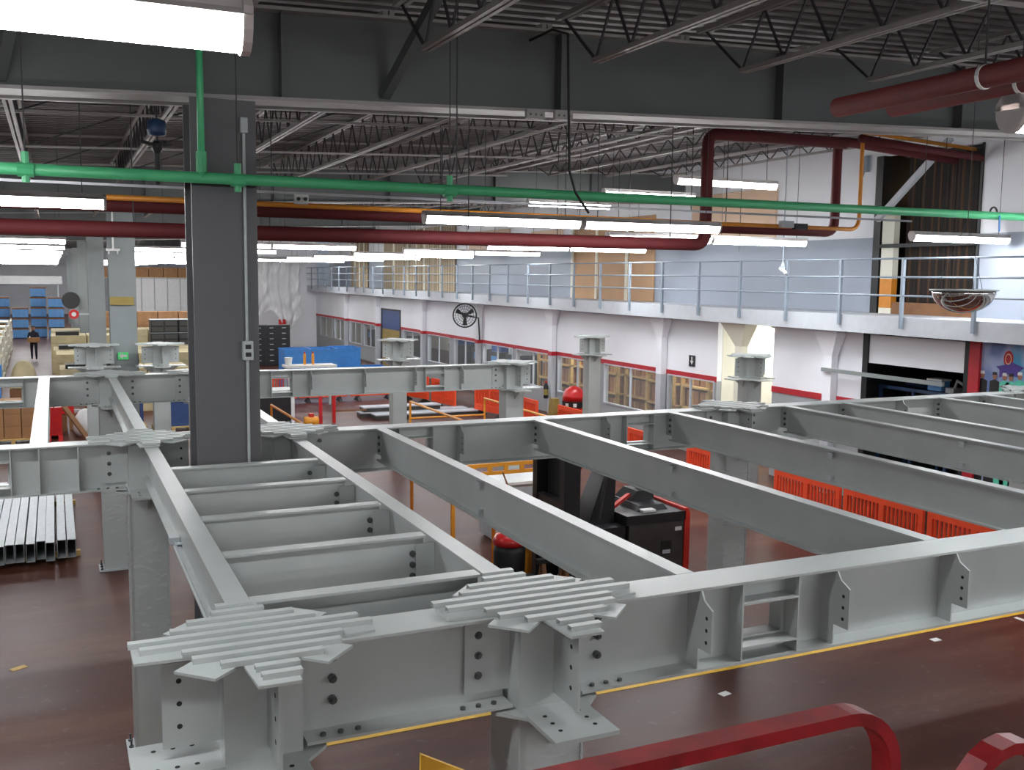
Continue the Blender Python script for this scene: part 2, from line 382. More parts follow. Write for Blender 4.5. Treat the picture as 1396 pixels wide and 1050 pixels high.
# exit arrow sign, mural
t = thing('arrow_sign', 'small black sign with a white arrow on the white wall panel', 'sign', (XW - 0.01, 22.15, 2.5))
MB().box(-0.012, 0, -0.14, 0.14, -0.15, 0.15).build('sign_board', 'black', t)
MB().box(-0.016, -0.012, -0.025, 0.025, -0.02, 0.11).prism([(-0.075, -0.0), (0, -0.1), (0.075, 0.0)], 'yz', -0.016, -0.012).build('arrow', 'whitep', t)
mu = thing('mural_poster', 'blue mural with a red roundel and a row of capped workers', 'poster', (XW - 0.02, 0, 0))
def mural_mat():
    m = mat('mural_print', (150, 170, 205), 0.5); nt = m.node_tree; b = nt.nodes['Principled BSDF']
    tc = nt.nodes.new('ShaderNodeTexCoord'); n = nt.nodes.new('ShaderNodeTexNoise'); n.inputs['Scale'].default_value = 1.6
    r = nt.nodes.new('ShaderNodeValToRGB'); e = r.color_ramp.elements
    e[0].position = .35; e[0].color = S(110, 130, 180); e[1].position = .65; e[1].color = S(70, 160, 205); x = e.new(.5); x.color = S(168, 178, 212)
    nt.links.new(tc.outputs['Object'], n.inputs['Vector']); nt.links.new(n.outputs['Fac'], r.inputs['Fac']); nt.links.new(r.outputs['Color'], b.inputs['Base Color'])
    return m
MB().box(-0.02, 0, 9.6, 12.95, 0.9, 3.6).build('print', mural_mat(), mu)
def disc(cy, cz, r0, r1, x0, x1, n=24):
    mb = MB(); mb.prism([(cy + r0 * math.cos(2*math.pi*i/n), cz + r1 * math.sin(2*math.pi*i/n)) for i in range(n)], 'yz', x0, x1); return mb
disc(12.38, 3.33, .10, .15, -0.024, -0.02).build('roundel', 'redpl', mu)
disc(12.38, 3.33, .065, .10, -0.027, -0.024).build('roundel_ring', 'peach', mu); disc(12.38, 3.33, .05, .08, -0.03, -0.027).build('roundel_centre', 'redtrim', mu)
pu = mat('purple_print', (74, 52, 140), 0.5)
MB().prism([(12.05, 3.2), (12.15, 3.12), (12.1, 3.0), (12.35, 3.06), (12.55, 2.98), (12.55, 3.12), (12.62, 3.18), (12.45, 3.22), (12.3, 3.28)], 'yz', -0.026, -0.022).build('purple_splash', pu, mu)
tq = mat('turquoise_print', (90, 200, 170), 0.5)
for k, (yy, zz, cm) in enumerate(((12.9, 3.0, 'black'), (12.64, 3.0, 'black'), (12.43, 3.0, tq), (12.3, 3.0, tq), (12.12, 3.04, tq), (11.9, 3.0, 'black'), (11.7, 3.0, tq))):
    f = disc(yy, zz, .045, .065, -0.030, -0.026).build('face', 'skin', mu)
    MB().prism([(yy-.05, zz+.02), (yy+.05, zz+.02), (yy+.04, zz+.075), (yy-.04, zz+.075)], 'yz', -0.032, -0.030).build('cap', 'black' if k % 2 else 'whitep', f)
    MB().prism([(yy-.11, 1.0), (yy+.11, 1.0), (yy+.1, zz-.1), (yy, zz-.06), (yy-.1, zz-.1)], 'yz', -0.029, -0.024).build('torso', cm, f)
tag(MB().box(XW - 0.1, XW + 0.02, 12.95, 13.18, 0, ZT).build('red_post', 'redtrim'), 'red upright post between the dark bay and the blue mural', 'post')
tag(MB().box(XW - 0.28, XW - 0.22, 13.6, 16.9, 2.71, 2.79).build('barrier_rail', 'bsteel2'), 'grey horizontal rail across the front of the dark bay', 'rail')
# ================================================================== BUILDING FRAME
def building_column(y, label, mk):
    t = thing('building_column', label, 'column', (1.395, y, 0), 0, 'building columns along the aisle')
    h = 6.16 + K * 1.4
    MB().box(-0.28, 0.28, -0.25, -0.22, 0.03, h).build('flange', mk, t)
    MB().box(-0.28, 0.28, 0.22, 0.25, 0.03, h).build('flange', mk, t)
    MB().box(-0.015, 0.015, -0.22, 0.22, 0.03, h).build('web', mk, t)
    MB().box(-0.4, 0.4, -0.36, 0.36, 0, 0.03).build('base_plate', mk, t)
    return t
bc = building_column(9.35, 'big dark grey steel column rising through the frame in the foreground', 'bsteel')
c2 = building_column(24.0, 'second grey steel column along the aisle, with the green arrow sign', 'bsteel2')
for i, y in enumerate((39, 54, 69, 84, 99)):
    building_column(y, 'grey steel column beside the long aisle, %s in line behind the one with the green arrow' % ORD[i], 'bsteel2')
t = thing('conduit', 'thin galvanised conduit with a grey socket box on the big dark column', 'conduit', (1.565, 9.078, 0))
MB().tube([(0, 0, 1.0), (0, 0, 5.98)], 0.014, 8).build('pipe', 'galv', t)
b = MB().box(-0.045, 0.045, -0.05, 0.02, 3.93, 4.1).build('socket_box', 'galv', t)
MB().box(-0.025, 0.025, -0.055, -0.05, 3.96, 4.0).build('socket', 'black', b); MB().box(-0.025, 0.025, -0.055, -0.05, 4.03, 4.07).build('socket', 'black', b)
MB().box(-0.03, 0.03, -0.04, 0.02, 5.93, 6.06).build('junction_box', 'galv', t)
t = thing('exit_sign', 'small green arrow sign low on the second grey column', 'sign', (1.36, 23.73, 2.84))
MB().box(-0.11, 0.11, -0.01, 0, -0.08, 0.08).build('sign_board', 'exitgreen', t)
MB().prism([(-0.09, 0), (-0.01, -0.07), (-0.01, -0.025), (0.08, -0.025), (0.08, 0.025), (-0.01, 0.025), (-0.01, 0.07)], 'xz', -0.016, -0.01).build('arrow', 'whitep', t)
tag(MB().box(1.12, 1.62, 23.70, 23.74, 3.98, 4.16).build('column_plaque', 'olive'), 'tan plaque fixed on the second grey column', 'sign')

def roof_girder(y, label):
    t = thing('roof_girder', label, 'girder', (0, y, 0), 0, 'roof girders')
    x0, x1 = -13.5, 16.45
    MB().sbox(x0, x1, -0.01, 0.01, 6.22, 6.99, K).build('web', 'girder', t)
    MB().sbox(x0, x1, -0.17, 0.17, 6.19, 6.22, K).build('bottom_flange', 'joist', t)
    MB().sbox(x0, x1, -0.15, 0.15, 6.99, 7.02, K).build('top_flange', 'joist', t)
    x = -12.3
    while x < 16:
        for s in (-1, 1):
            MB().sbox(x - .008, x + .008, min(s*.012, s*.15), max(s*.012, s*.15), 6.225, 6.985, K).build('stiffener', 'girder', t)
        x += 2.85
    return t
for i, y in enumerate((9.4, 24, 39, 54)):
    g = roof_girder(y, ['deep dark grey roof girder crossing the whole view above the big column', 'roof girder over the second grey column', 'third roof girder from the camera, over the aisle columns', 'fourth roof girder from the camera, over the aisle columns'][i])
    if i == 0:
        MB().sbox(-13.5, 16.4, 0.5, 0.56, 6.21, 6.28, K).sbox(-13.5, 16.4, 0.56, 0.70, 6.265, 6.28, K).build('runner_channel', 'joist', g)
        for xx, dx in ((2.95, 1), (-.35, 1)):
            MB().bar((xx, -0.02, 6.3 + K*xx), (xx + 0.25, -0.9, 7.1 + K*xx), 0.09, 0.09).build('diagonal_brace', 'girder', g)

# joists: chords and zigzag rods, one made and copied
def joist(L, zb=0.02):
    t = thing('roof_joist', '', 'joist', (0, 0, 0))
    MB().bar((-0.035, 0, 0.57), (-0.035, L, 0.57), 0.05, 0.05).bar((0.035, 0, 0.57), (0.035, L, 0.57), 0.05, 0.05).build('top_chord', 'joist', t)
    MB().bar((-0.03, 0.75, zb), (-0.03, L - 0.75, zb), 0.04, 0.045).bar((0.03, 0.75, zb), (0.03, L - 0.75, zb), 0.04, 0.045).build('bottom_chord', 'joist', t)
    mb = MB(); n = int((L - 1.5) / 0.62); st = (L - 1.5) / n; yy = 0.75
    mb.bar((0, 0.1, 0.55), (0, 0.75, zb + .01), 0.022, 0.022).bar((0, L - 0.1, 0.55), (0, L - 0.75, zb + .01), 0.022, 0.022)
    for k in range(n):
        mb.bar((0, yy, zb + .01), (0, yy + st / 2, 0.56), 0.02, 0.02).bar((0, yy + st / 2, 0.56), (0, yy + st, zb + .01), 0.02, 0.02); yy += st
    mb.build('web_rods', 'rod', t)
    return t
BAYS = [(-5.6, 9.25, 'in front of the deep near girder'), (9.55, 23.85, 'between the first and second roof girders'), (24.15, 38.85, 'between the second and third roof girders')]
for bi, (y0, y1, nm) in enumerate(BAYS):
    first = None; kk = 0; shal = None; xr = 9.2 if bi == 1 else 16
    for k in range(-3, 9):
        x = 1.33 + 1.72 * k
        z = 6.59 + K * x - 0.04
        lab = '%s roof joist from the left %s' % (ORD[kk], nm); kk += 1
        if bi == 1 and x > 9:
            if shal is None: shal = joist(y1 - y0, 0.30); shal.location = (x, y0, z); shal['label'] = lab; shal['group'] = 'roof joists'
            else: dup(shal, (x, y0, z), 0, lab, 'roof joists')
        elif first is None:
            first = joist(y1 - y0); first.location = (x, y0, z); first['label'] = lab; first['group'] = 'roof joists'
        else:
            dup(first, (x, y0, z), 0, lab, 'roof joists')
    for j, f in enumerate((0.25, 0.5, 0.75)):
        yy = y0 + (y1 - y0) * f
        t = thing('joist_bridging', '%s bridging line across the joists %s' % (ORD[j], nm), 'bracing', (0, yy, 0), 0, 'joist bridging')
        MB().sbox(-4.2, 16, 0, 0.035, 7.15, 7.19, K).build('upper_angle', 'joist', t)
        MB().sbox(-4.2, xr, 0, 0.035, 6.55, 6.58, K).build('lower_angle', 'joist', t)
        mb = MB()
        for k in range(-3, 8):
            x = 1.33 + 1.72 * k
            if x + 1.7 > xr: continue
            mb.bar((x + .05, .05, 6.57 + K*x), (x + 1.67, .05, 7.14 + K*(x+1.7)), .02, .02)
        mb.build('cross_rods', 'rod', t)

# ------------------------------------------------------------------ light fittings
def fixture():
    t = thing('tube_light', '', 'ceiling light'); L = 2.44
    MB().box(-L/2, L/2, -0.05, 0.05, 0.02, 0.09).prism([(-0.09, 0.02), (0.09, 0.02), (0.06, 0.045), (-0.06, 0.045)], 'yz', -L/2, L/2).build('housing', 'housing', t)
    n = 8
    pr = [(0.075 * math.cos(math.pi * (1 + i / n)), 0.02 + 0.105 * math.sin(math.pi * (1 + i / n))) for i in range(n + 1)]
    lo_ = MB().prism(pr, 'yz', -L/2 + 0.03, L/2 - 0.03).build('lens', 'lens', t, False)
    lo_.data.materials.append(M['lens2'])
    for p_ in lo_.data.polygons:
        if p_.normal.z < -0.75: p_.material_index = 1
    pc = [(0.082 * math.cos(math.pi * (1 + i / n)), 0.02 + 0.112 * math.sin(math.pi * (1 + i / n))) for i in range(n + 1)] + [(0.082, 0.05), (0.05, 0.09), (-0.05, 0.09), (-0.082, 0.05)]
    for a, b in ((-L/2, -L/2 + 0.03), (L/2 - 0.03, L/2)): MB().prism(pc, 'yz', a, b).build('end_cap', 'housing', t)
    for x in (-L/2 + .25, L/2 - .25): MB().tube([(x, 0, 0), (x, 0, 1.0)], 0.006, 5).build('hanger_wire', 'rod', t)
    return t
HP = math.pi / 2
LIGHTS = []
def row(y, z, spans, nm):
    for j, x0 in enumerate(spans): LIGHTS.append((x0 + 1.22, y, z, nm, j))
row(-9, 5.5, (-9, -4.3, -1.8, .65, 5.2, 7.65, 12), 'added unseen last row behind the camera')  # unseen lamps added to brighten the steel faces turned to the camera
row(-5, 5.5, (-9, -4.3, -1.8, 5.2, 7.65, 12), 'added unseen middle row behind the camera')  # also added out of view, more front light on the near girder web
row(-1.6, 5.5, (-9, 5.2, 7.65, 12), 'added unseen row just behind the camera')  # added out of view as well, for the girder web and posts
row(3.4, 5.5, (-1.83, 4.17, 11.5), 'nearest row above the near girder')
row(7.8, 5.5, (-5.4, -2.95, 10.4, 12.85), 'added unseen row level with the big column')  # added lamps beyond both frame edges, to brighten the beam tops
row(12.4, 5.5, (-4.3, -1.86), 'row level with the orange conduit')
row(12.95, 5.5, (4.62, 7.1), 'bright pair below the green pipe')
row(13.15, 5.5, (13.85,), 'in front of the dark upper doorway')
for y, sp, nm in ((21.3, (-4.5, -2.05, 1.8, 4.25), 'first'), (28.3, (-4.5, -2.1, 3.15, 5.6), 'second'), (35.5, (-4.5, -2.05, 2.3, 4.75), 'third'), (44, (-4.5, -2.05, 3.0, 5.5), 'fourth'), (52, (-4.5, -2.05, 3.0, 5.5), 'fifth'), (60, (-4.5, -2.05, 3.0, 5.5), 'sixth'), (66, (-4.5, -2.05, 3.0, 5.5, 8), 'seventh'), (73, (-4.5, -2.05, 3.0, 5.5, 8), 'eighth'), (80, (-4.5, -2.05, 3.0, 5.5, 8), 'ninth'), (88, (-6.9, -4.45, -2.0, 3.0, 5.5), 'tenth'), (97, (-6.9, -4.45, -2.0, 3.0, 5.5), 'eleventh'), (108, (-6.9, -4.45, -2.0, 3.0, 5.5), 'twelfth')):
    row(y, 5.5, sp, '%s row behind the red pipes' % nm)
for y, x, nm in ((16.8, 9.75, 'just behind the red pipe elbow'), (24, 10.3, 'before the brown boards'), (30.5, 10.2, 'beyond the brown boards'), (36.7, 10.3, 'above the wall fan'), (43, 10.3, 'before the blue door'), (48.5, 10.3, 'beside the blue door'), (56, 10.3, 'before the plastic sheet')):
    row(y, 5.5, (x, x + 2.45), 'right-hand pair ' + nm)
row(16.3, 6.6, (10.95,), 'high under the joists, nearest of the three raised lamps')
row(19.5, 6.6, (11.2,), 'high under the joists, middle of the three raised lamps')
row(23.2, 6.6, (11.1,), 'high under the joists, farthest of the three raised lamps')
fx = None
def hang(o, top):
    for c in o.children:
        if c.name.startswith('hanger_wire'): c.scale = (1, 1, top)
def light(x, y, z, lab, rz=0, top=None, group='tube lights'):
    global fx
    if fx is None: fx = fixture(); o = fx; o.location = (x, y, z); o['label'] = lab; o['group'] = group
    else: o = dup(fx, (x, y, z), rz, lab, group)
    hang(o, top if top else 7.24 + K * x - z)
for x, y, z, nm, j in LIGHTS:
    light(x, y, z, 'lit tube light ' + (nm if nm.startswith(('high', 'in front')) else '%s from left, %s' % (ORD[j], nm)))
for i, (x, y) in enumerate(((16.6, 24.3), (16.6, 29.5), (16.6, 34.5), (17, 40), (17, 47), (17, 56))):
    light(x, y, 3.4, 'store room tube light behind the windows, %s from the corridor' % ORD[i], HP, .2, 'store room lights')
light(17.4, 20.0, 3.4, 'tube light on the bright corridor ceiling', HP, .2, 'store room lights')

# ------------------------------------------------------------------ pipes
t = thing('green_pipe', 'long green pipe crossing the view below the roof girder', 'pipe', (0, 8.85, 0))
MB().tube([(-6, 0, 5.49), (16.4, 0, 5.54)], 0.048, 12).build('pipe', 'green', t, True)
MB().tube([(1.17, -0.02, 5.5), (1.17, -0.02, 6.95)], 0.03, 8).build('riser', 'green', t, True)
MB().tube([(1.17, -0.02, 5.55), (1.17, -0.02, 5.72)], 0.045, 8).build('coupling', 'green', t)
for x in (-0.17, 1.47, 3.42, 12.0):
    h = MB().tube([(x, 0, 5.4), (x, 0, 5.64)], 0.03, 8).tube([(x-.06, 0, 5.5), (x+.06, 0, 5.5)], 0.058, 10).build('hanger', 'green', t)
    MB().tube([(x, 0, 5.64), (x, 0, 7.0)], 0.006, 5).build('rod', 'rod', h)
def elbow(p, c, q, r, n=6):
    p, c, q = Vector(p), Vector(c), Vector(q); a = c + (p - c).normalized() * r; b = c + (q - c).normalized() * r
    return [a.lerp(c, i/n).lerp(c.lerp(b, i/n), i/n) for i in range(n + 1)]
def pipe(pts, r):
    path = [Vector(pts[0])]
    for i in range(1, len(pts) - 1): path += elbow(pts[i-1], pts[i], pts[i+1], 0.22)
    path.append(Vector(pts[-1])); return MB().tube(path, r, 12)
t = thing('red_pipe', 'lower dark red pipe that turns up by the lamps and over to the right', 'pipe', (0, 14.3, 0))
pipe([(-8.4, 0, 5.247), (10.25, 0, 5.29), (10.25, 0, 7.17), (13.3, 0, 7.21)], 0.105).build('pipe', 'redpipe', t, True)
for x in (-3, 1.0, 5.4): MB().tube([(x, 0, 5.3), (x, 0, 7.2)], 0.008, 5).build('hanger_rod', 'rod', t)
MB().tube([(10.25, 0, 5.5), (10.25, 0, 5.58)], 0.118, 12).build('coupling', 'redpipe', t); MB().tube([(10.25, 0, 6.78), (10.25, 0, 6.88)], 0.118, 12).build('coupling', 'redpipe', t)
t = thing('red_pipe', 'upper dark red pipe under the orange conduit that turns up at the dark doorway', 'pipe', (0, 14.6, 0))
pipe([(-8.4, 0, 5.603), (13.4, 0, 5.603), (13.4, 0, 7.3), (16.45, 0, 7.12)], 0.09).build('pipe', 'redpipe', t, True)
for x in (-2, 2.9, 10.9): MB().tube([(x, 0, 5.6), (x, 0, 7.2)], 0.008, 5).build('hanger_rod', 'rod', t)
t = thing('orange_conduit', 'orange conduit running on top of the upper red pipe', 'conduit', (0, 14.13, 0))
pipe([(-8.4, 0, 5.70), (13.55, 0, 5.64), (13.55, 0, 7.41), (16.45, 0, 7.28)], 0.037).build('pipe', 'orange', t, True)
t = thing('red_pipe', 'dark red pipe running right from the top of the orange bend', 'pipe', (0, 13.98, 0))
MB().tube([(13.35, 0, 7.26), (16.45, 0, 7.1)], 0.07, 10).build('pipe', 'redpipe', t, True); MB().tube([(15.5, 0, 7.2), (15.5, 0, 7.8)], 0.008, 5).build('hanger_rod', 'rod', t)
for i, (x, dx) in enumerate(((6.35, 0), (6.75, 1))):
    t = thing('red_duct', ['thick red pipe running back under the roof at top right, left of the pair', 'thick red pipe running back under the roof at top right, right of the pair'][i], 'pipe', (x, 0, 0), 0, 'thick red pipes at top right')
    MB().tube([(0, -1, 6.22), (0, 6.95 - .25 * i, 6.22)], 0.085, 14).build('pipe', 'bigred', t, True)
    for yy in (5.4,): MB().tube([(0, yy, 6.22), (0, yy + .03, 6.22)], 0.092, 14).build('clamp', 'whitep', t)
    for yy in (3.0, 5.415): MB().tube([(0, yy, 6.3), (0, yy, 7.3)], 0.008, 5).build('hanger_rod', 'rod', t)
# grey cable tray by the orange conduit
t = thing('cable_tray', 'thin grey cable channel hung between the red pipes', 'cable tray', (0, 13.2, 0))
MB().box(-8, 13.9, 0, 0.06, 5.75, 5.78).build('channel', 'fascia', t)
for x in (-3, 1.9, 5.0, 9.2): MB().tube([(x, .03, 5.78), (x, .03, 7.3)], 0.007, 5).build('hanger_rod', 'rod', t)
# hanging bits
t = thing('junction_box', 'grey junction box on the orange conduit before the upper bend', 'junction box', (11.95, 14.06, 5.6))
MB().box(-.28, -.02, -.06, .04, .02, .14).build('box', 'galv', t); MB().box(.02, .3, -.05, .04, 0, .1).build('cover', 'black', t); MB().box(-.02, .02, -.04, .03, .03, .08).build('joint', 'rod', t)
t = thing('emergency_light', 'small white twin-spot emergency light on the cable channel', 'emergency light', (3.0, 13.17, 5.62))
MB().box(-.09, .09, -.03, .03, 0, .13).build('body', 'whitep', t)
for x in (-.045, .045): MB().tube([(x, -.05, .065), (x, -.03, .065)], .025, 10).build('spot', 'black', t)
t = thing('strap_hook', 'black hook with a blue strap hung over the green pipe at right', 'hook', (10.68, 8.85, 5.53))
MB().tube([(-.06, 0, -.02)] + [(-.06 * math.cos(i * math.pi / 8), 0, .04 + .06 * math.sin(i * math.pi / 8)) for i in range(9)] + [(.06, 0, -.02)], .012, 6).build('hook', 'black', t)
MB().tube([(.05, -.05, 0), (.055, -.055, -.2)], .012, 5).build('strap', 'blue', t)
t = thing('floodlight_bracket', 'small white T-shaped bracket on the front of the second grey column', 'bracket', (1.22, 23.72, 5.22))
MB().box(-.02, .02, -.02, .02, 0, .8).build('stem', 'whitep', t); MB().box(-.14, .14, -.05, .02, -.05, 0).build('cross_arm', 'whitep', t)
for x in (-.09, .09): MB().box(x - .015, x + .015, -.03, .0, -.12, -.05).build('peg', 'whitep', t)
t = thing('control_box', 'small grey control box with a looped wire high on the white wall', 'control box', (XU - .06, 17.05, 7.1))
MB().box(-.03, .06, -.1, .1, 0, .35).build('box', 'rail', t); MB().tube([(0, 0, 0), (0, .12, -.3), (0, 0, -.5), (0, -.12, -.3), (0, -.02, 0)], .01, 5).build('wire', 'rod', t)
for xx, nm in ((4.46, 'left'), (4.78, 'right')):
    t = thing('girder_cleat', 'pale bolted cleat under the near roof girder, %s of the two' % nm, 'cleat', (xx, 9.2, 6.17 + K * xx))
    MB().box(-.1, .1, -.05, .0, -.06, .03).build('plate', 'joist', t)
    for x in (-.06, 0, .06): MB().tube([(x, -.06, -.02), (x, -.05, -.02)], .012, 6).build('bolt', 'bolt', t)
t = thing('black_cable', 'black cable dangling from the roof girder in mid view', 'cable', (0, 8.6, 0))
MB().tube([(4.5, .795, 7.1), (4.5, .3, 7.1), (4.52, 0, 7.0), (4.54, 0, 6.3), (4.56, 0, 5.72), (4.63, 0, 5.52), (4.78, 0, 5.33)], 0.014, 6).build('cable', 'black', t)
for i, (x, y, z0) in enumerate(((3.55, 9.0, 5.5), (4.9, 12.0, 5.3), (6.2, 14.5, 5.7), (8.0, 15.5, 5.4), (9.8, 18, 5.2), (12.2, 20, 5.0), (13.6, 17.7, 5.3), (7.2, 10.8, 5.2))):
    tag(MB().tube([(x, y, z0), (x, y, 7.3 + K * x)], 0.007, 5).build('hanging_rod', 'rod'), 'thin dark rod hanging from the roof, %s from the big column rightward' % ORD[i], 'rod', 'hanging rods')
t = thing('pendant_reel', 'black pendant with blue drum and four arms hanging left of the big column', 'pendant', (1.02, 11.0, 5.5))
MB().tube([(0, 0, 0.11), (0, 0, .5)], [0.035, 0.03], 10).build('tube', 'black', t); MB().lathe([(0.03, .42), (0.06, .48), (0.06, .52), (0.03, .55)], 10).build('collar', 'black', t)
for k in range(4):
    a = k * math.pi / 2 + .4; MB().bar((0, 0, .50), (.16 * math.cos(a), .16 * math.sin(a), .53), .035, .03).build('arm', 'black', t)
MB().lathe([(0.03, .60), (0.085, .61), (0.1, .66), (0.09, .75), (0.05, .77)], 14).build('drum', 'tealdark', t, True)
MB().tube([(0, 0, .54), (0, 0, 1.79)], 0.012, 6).build('suspension', 'rod', t)
# camera and mirror dome
t = thing('cctv_camera', 'small white camera on a thin drop pole in front of the walkway rail', 'camera', (14.6, 17.45, 0))
MB().tube([(0, 0, 5.05), (0, 0, 7.79)], 0.012, 6).build('drop_pole', 'rail', t)
MB().lathe([(0.05, 4.95), (0.06, 5.0), (0.03, 5.08)], 10).build('swivel', 'rail', t)
MB().tube([(-0.02, 0.05, 4.96), (-0.03, -0.16, 4.84)], 0.045, 10).build('camera_body', 'fascia', t, True)
t = thing('mirror_dome', 'half-dome convex mirror hanging rim-up in front of the walkway', 'mirror', (9.55, 8.25, 4.6))
prof = [(0.345 * math.sin(a), -0.26 * math.cos(a)) for a in [i * math.pi / 2 / 10 for i in range(11)]]
MB().lathe([(0.001, -0.26)] + prof[1:], 28).build('mirror', 'chrome', t, True)
MB().lathe([(0.345, 0.0), (0.37, 0.0), (0.37, 0.015), (0.02, 0.02)], 28).build('rim', 'galv', t)
for a in (0, 2.1, 4.2): MB().tube([(.3 * math.cos(a), .3 * math.sin(a), .015), (0, 0, .8)], 0.004, 4).build('wire', 'rod', t)
MB().tube([(0, 0, .8), (0, 0, 2.8)], 0.005, 4).build('suspension', 'rod', t)
t = thing('wall_fan', 'black wire-guard fan on a bracket high on the white wall', 'fan', (14.85, 36.7, 3.15), 1.0)
R0 = 0.47; mb = MB()
mb.tube([(0, R0 * math.cos(i * math.pi / 14), R0 * math.sin(i * math.pi / 14)) for i in range(29)], 0.03, 6)
for r_ in (.15, .26, .37): mb.tube([(-.06, r_ * math.cos(i * math.pi / 10), r_ * math.sin(i * math.pi / 10)) for i in range(21)], 0.009, 4)
for i in range(24): mb.bar((-.06, .1 * math.cos(i*math.pi/12), .1 * math.sin(i*math.pi/12)), (0, R0 * math.cos(i*math.pi/12), R0 * math.sin(i*math.pi/12)), .01, .01)
mb.build('guard', 'mesh', t)
for i in range(3):
    a = i * 2.094 + .5
    MB().hexa([(.05, .08*math.cos(a-.5), .08*math.sin(a-.5)), (.06, .08*math.cos(a-.5), .08*math.sin(a-.5)), (.02, .08*math.cos(a+.5), .08*math.sin(a+.5)), (.01, .08*math.cos(a+.5), .08*math.sin(a+.5)),
               (.05, .41*math.cos(a-.22), .41*math.sin(a-.22)), (.06, .41*math.cos(a-.22), .41*math.sin(a-.22)), (.0, .41*math.cos(a+.22), .41*math.sin(a+.22)), (-.01, .41*math.cos(a+.22), .41*math.sin(a+.22))]).build('blade', 'black', t)
MB().tube([(-.05, 0, 0), (.22, 0, 0)], .1, 12).build('motor', 'black', t); MB().tube([(.2, 0, 0), (.3, -.5, -.1), (.32, -.55, -.9), (.32, -.55, -1.0)], .035, 8).build('bracket', 'mesh', t)
# ================================================================== STEEL FRAME (mezzanine)
ZTOP, GD = 3.10, 0.455
def star_outline(s=1.0):
    pts = []
    for k in range(8):
        a = k * math.pi / 4
        ln, hw = (0.51, 0.085) if k % 2 == 0 else (0.42, 0.10)
        ln *= s
        d = (math.cos(a), math.sin(a)); n = (-d[1], d[0])
        pts += [(d[0]*ln - n[0]*hw, d[1]*ln - n[1]*hw), (d[0]*ln + n[0]*hw, d[1]*ln + n[1]*hw)]
        a2 = a + math.pi / 8; pts.append((0.27 * math.cos(a2), 0.27 * math.sin(a2)))
    return pts
def frame_column():
    t = thing('frame_column', '', 'column', (0, 0, 0), 0, 'frame columns')
    MB().box(-.25, .25, -.2, .2, 0, .025).build('base_plate', 'galv', t)
    for x in (-.21, .21):
        for y in (-.15, 0, .15):
            MB().tube([(x, y, .025), (x, y, .1)], .011, 6).lathe([(.022, .025), (.022, .045), (.011, .047)], 6, (x, y, 0)).build('anchor_bolt', 'bolt', t)
    MB().box(-.17, .17, -.155, .155, .025, 2.615).build('shaft', 'steel', t)
    e = MB()
    for x in (-.17, .17): e.box(x - .006, x + .006, -.165, .165, .025, 2.615)
    e.build('shaft_edges', 'steel', t)
    oc = [(.30*math.cos(math.pi/8 + i*math.pi/4), .30*math.sin(math.pi/8 + i*math.pi/4)) for i in range(8)]
    MB().prism(oc, 'xy', 2.615, 2.632).build('lower_diaphragm', 'steel', t)
    MB().box(-.165, .165, -.15, .15, 2.632, 3.102).build('head', 'steel', t)
    for k in range(4):
        a = k * math.pi / 2; c, s = int(round(math.cos(a))), int(round(math.sin(a)))
        def R(u, v): return (u*c - v*s, u*s + v*c)
        def rb(mb, u0, u1, v0, v1, z0, z1):
            p = [R(u0, v0), R(u1, v0), R(u1, v1), R(u0, v1)]
            return mb.hexa([(q[0], q[1], z0) for q in p] + [(q[0], q[1], z1) for q in p])
        b = rb(MB(), .15, .53, -.165, .165, 2.622, 2.643)
        p = b.build('bracket_plate', 'steel', t); p['side'] = k
        MB().hexa([R(.15, -.008) + (2.45,), R(.17, -.008) + (2.45,), R(.17, .008) + (2.45,), R(.15, .008) + (2.45,), R(.15, -.008) + (2.622,), R(.40, -.008) + (2.622,), R(.40, .008) + (2.622,), R(.15, .008) + (2.622,)]).build('gusset', 'steel', p)
        h = MB()
        for u in (.27, .35, .43):
            for v in (-.09, .09):
                q = R(u, v); h.lathe([(.011, 2.6432), (.011, 2.6445)], 8, (q[0], q[1], 0))
        h.build('bolt_holes', 'hole', p)
        f = rb(MB(), .15, .40, .012, .026, 2.70, 3.07).build('fin_plate', 'steel', t)
        h = MB()
        for z in (2.79, 2.89, 2.99):
            q0, q1 = R(.33, .0115), R(.33, .0265); h.tube([(q0[0], q0[1], z), (q1[0], q1[1], z)], .012, 8)
        h.build('bolt_holes', 'hole', f)
    MB().prism(star_outline(), 'xy', 3.102, 3.114).build('star_plate', 'steel', t)
    ys = [-.46, -.37, -.28, -.19, -.10, -.01, .08, .17, .26, .35, .44]
    hl = [.08, .09, .21, .31, .34, .50, .50, .32, .24, .12, .09]
    for y, L in zip(ys, hl):
        o = .02 if y < 0 else -.02
        r = MB().box(-L + o, L + o, y, y + .004, 3.114, 3.138).box(-L + o, L + o, y + .036, y + .04, 3.114, 3.138).box(-L + o, L + o, y + .004, y + .036, 3.134, 3.138)
        r.build('rib', 'steel', t)
    return t
NX, NY = [.75, 2.12, 7.69, 13.2], [4.25, 10.05, 16.67, 23.4]
